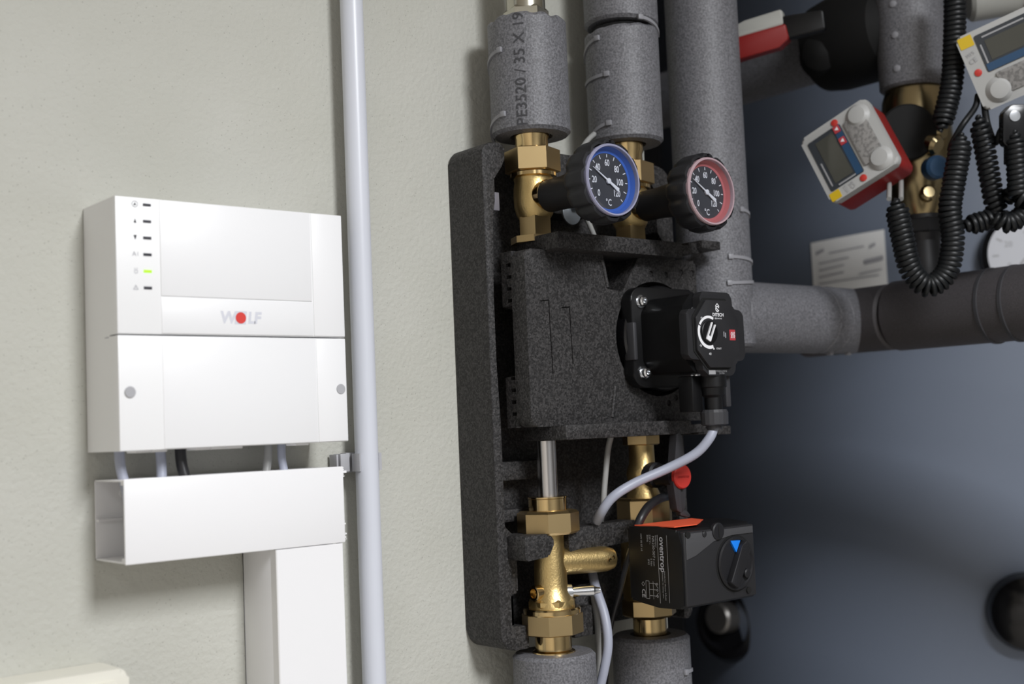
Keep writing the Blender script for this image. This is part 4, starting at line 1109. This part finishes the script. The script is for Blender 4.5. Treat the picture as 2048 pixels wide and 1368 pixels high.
# heat meters
def meter(px, py, z, rc, uc, nc, w, h, label, back, bx=0):
    n = cdir(*nc).normalized(); r = cdir(*rc); r = (r - n * r.dot(n)).normalized(); u = n.cross(r)
    if u.dot(cdir(*uc)) < 0: u = -u
    o = atz(px, py, z)
    t = thing('heat_meter', o - n * .02, label, 'heat meter', 'electronic heat meters')
    with frame(basis(o, r, u, n)):
        W, H = w / 2, h / 2
        prism('rear_housing', round_poly([(-W + .001, -H + .001), (W - .001, -H + .001), (W - .001, H - .001), (-W + .001, H - .001)], .006, 4), -.042, -.005, M[back], t, ax='Z', bev=.002)
        fr_ = prism('front_shell', round_poly([(-W, -H), (W, -H), (W, H), (-W, H)], .006, 4), -.0055, .006, M['meter'], t, ax='Z', bev=.003, seg=3)
        prism('window_frame', round_poly([(-W * .72, -H * .12), (W * .78, -H * .12), (W * .78, H * .86), (-W * .72, H * .86)], .002, 2), .004, .0066, M['mdark'], t, ax='Z')
        prism('display', [(-W * .58, H * .14), (W * .66, H * .14), (W * .66, H * .66), (-W * .58, H * .66)], .0060, .0071, M['lcd'], t, ax='Z')
        prism('blue_band', [(-W * .70, -H * .10), (W * .76, -H * .10), (W * .76, H * .09), (-W * .70, H * .09)], .0060, .0070, M['mblue'], t, ax='Z')
        prism('type_label', round_poly([(-W * .62, -H * .78), (W * .70, -H * .78), (W * .70, -H * .20), (-W * .62, -H * .20)], .002, 2), .0055, .0085, M['mlabel'], t, ax='Z', bev=.0008)
        for sx in (-1, 1):
            lathe('corner_bulge', Vector((sx * W * .66, -H * .62, .003)), 'Z', [(.0138, 0), (.0130, .004), (.0090, .0078), (0, .009)], M['meter'], t, 28)
        for sx in (-1, 1):
            lathe('seal_dot', Vector((sx * W * .86, -H * .02, .005)), 'Z', [(.0038, 0), (.0038, .0020), (.0020, .0026), (0, .0026)], M['red'], t, 16)
        for k in range(2):
            xx = W * (.30 + .36 * k) if bx else W * (.05 + .4 * k)
            bt = prism('button', round_poly([(xx - .0042, -H * .085), (xx + .0042, -H * .085), (xx + .0042, H * .085), (xx - .0042, H * .085)], .001, 2), .0065, .0082, M['redlab'], t, ax='Z')
            prism('button_symbol', [(xx - .0022, -.0016), (xx + .0022, -.0016), (xx, .0022)], .0080, .0086, M['white_ink'], bt, ax='Z')
        prism('sticker', round_poly([(-W * .97, H * .66), (-W * .74, H * .66), (-W * .74, H * .95), (-W * .97, H * .95)], .001, 2), .0050, .0066, M['yellow'], t, ax='Z')
        print2d('meter_print', [s_line(-W * .60, H * .76, W * .1, H * .76, .0016), s_line(-W * .66, H * .10, -W * .66, H * .60, .0016), s_text('CE', .007, -W * .86, H * .30, rot=.2), s_text('M15', .005, -W * .86, H * .48, rot=.2)], Vector((0, 0, .0066)), (1, 0, 0), (0, 1, 0), M['dim_ink'], t, .0003)
    return t
meter(1701, 304, 1.325, (-.56, .83, 0), (-.68, -.73, 0), (-.78, .16, 1), .084, .083, 'small white heat meter with red housing tilted on its corner', 'redd', 1)
meter(2058, 98, 1.27, (.91, .41, 0), (-.43, .90, 0), (-.36, -.21, 1), .122, .0815, 'larger white heat meter cut off by the top right corner', 'meter')
# pale plastic body above the second meter
pb = thing('plastic_cover', atz(1990, 12, 1.45), 'pale translucent plastic cover at the top right edge', 'cover')
q = atz(1990, -6, 1.45)
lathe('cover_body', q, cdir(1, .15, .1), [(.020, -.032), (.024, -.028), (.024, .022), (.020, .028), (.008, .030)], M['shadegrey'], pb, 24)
lathe('cover_cap', q, cdir(1, .15, .1), [(.0255, .030), (.0255, .05), (.0235, .052)], M['redd'], pb, 24)

# coiled black sensor cords
def coil(pts, z, label, R=.0115, pitch=.0052, wire=.0027, taper=.012, tails=None):
    P3 = [atz(p[0], p[1], p[2] if len(p) > 2 else z) for p in pts]
    path = coil_path(P3, R, pitch, 16, 12, taper)
    vs_, fs = sweep_raw(path, wire, 6)
    return tag(pyd('coiled_cord', vs_, fs, M['coil'], None, 60), label, 'cable', 'coiled black sensor cords')
coil([(1908, -60), (1910, 20), (1908, 100), (1904, 165), (1893, 215), (1880, 262)], 1.315, 'thick coiled black cord dropping past the vertical grey pipe', R=.0095)
coil([(1924, 268), (1918, 310), (1908, 365), (1900, 420), (1906, 480), (1893, 545), (1855, 572), (1822, 540), (1806, 480), (1795, 425), (1792, 398)], 1.28, 'long coiled black cord hanging in a loop below the small meter', R=.0098)
coil([(1957, 232), (1968, 290), (1978, 345), (1988, 400), (1996, 432), (1975, 440), (1950, 447), (1922, 452)], 1.29, 'coiled black cord below the larger meter, ending stretched out', R=.0088, pitch=.0058)
coil([(2030, 262), (2033, 310), (2036, 370), (2040, 395), (2070, 400)], 1.26, 'coiled black cord hanging at the far right edge', R=.0085)
coil([(1990, 432), (2010, 446), (2035, 438), (2060, 415)], 1.27, 'lower coiled black cord bend at the right edge', R=.0085, taper=.004)
coil([(2010, 400), (2030, 385), (2060, 372)], 1.28, 'short upper bend of coiled black cord at the right edge', R=.0075, taper=.004)
tag(tube('black_cord', [atz(1956, 190, 1.30), atz(1950, 215, 1.295), atz(1925, 250, 1.29), atz(1905, 285, 1.30), atz(1900, 300, 1.31)], .0032, M['coil']), 'thin straight black cord from the larger meter down to the left', 'cable')
tag(tube('black_cord', [atz(1968, 205, 1.30), atz(1975, 250, 1.29), atz(1990, 285, 1.29), atz(2002, 262, 1.28), atz(2012, 250, 1.28)], .0036, M['coil']), 'black cord dipping in a short hook beneath the larger meter', 'cable')
sr = thing('strain_relief', atz(2030, 290, 1.27), 'black cable strain relief under the larger meter', 'strain relief')
with frame(basis(atz(2030, 250, 1.265), cdir(1, 0, 0), cdir(0, 1, 0), cdir(0, 0, 1))):
    prism('relief_body', round_poly([(-.014, -.022), (.016, -.022), (.018, .012), (.012, .020), (-.006, .020), (-.014, .012)], .004, 4), -.006, .006, M['blkg'], sr, ax='Z', bev=.0015)
    lathe('relief_eye', Vector((-.003, .008, .0055)), 'Z', [(.0055, 0), (.0055, .002), (.0030, .0022), (0, .0022)], M['chrome'], sr, 20)
    for k in range(3): box('relief_rib', -.010 + k * .008, -.006 + k * .008, -.040, -.018, -.005, .005, M['blkg'], sr, .001)
gc = []
for k, px in enumerate((1776, 1800)):
    tag(tube('meter_lead', [atz(px - 4 + 6 * k, 340, 1.35), atz(px + 2, 365, 1.33), atz(px + 2, 398, 1.30)], .0026, M['cabthin']), ['left grey lead under the small heat meter', 'right grey lead under the small heat meter'][k], 'cable', 'grey leads under the small meter')
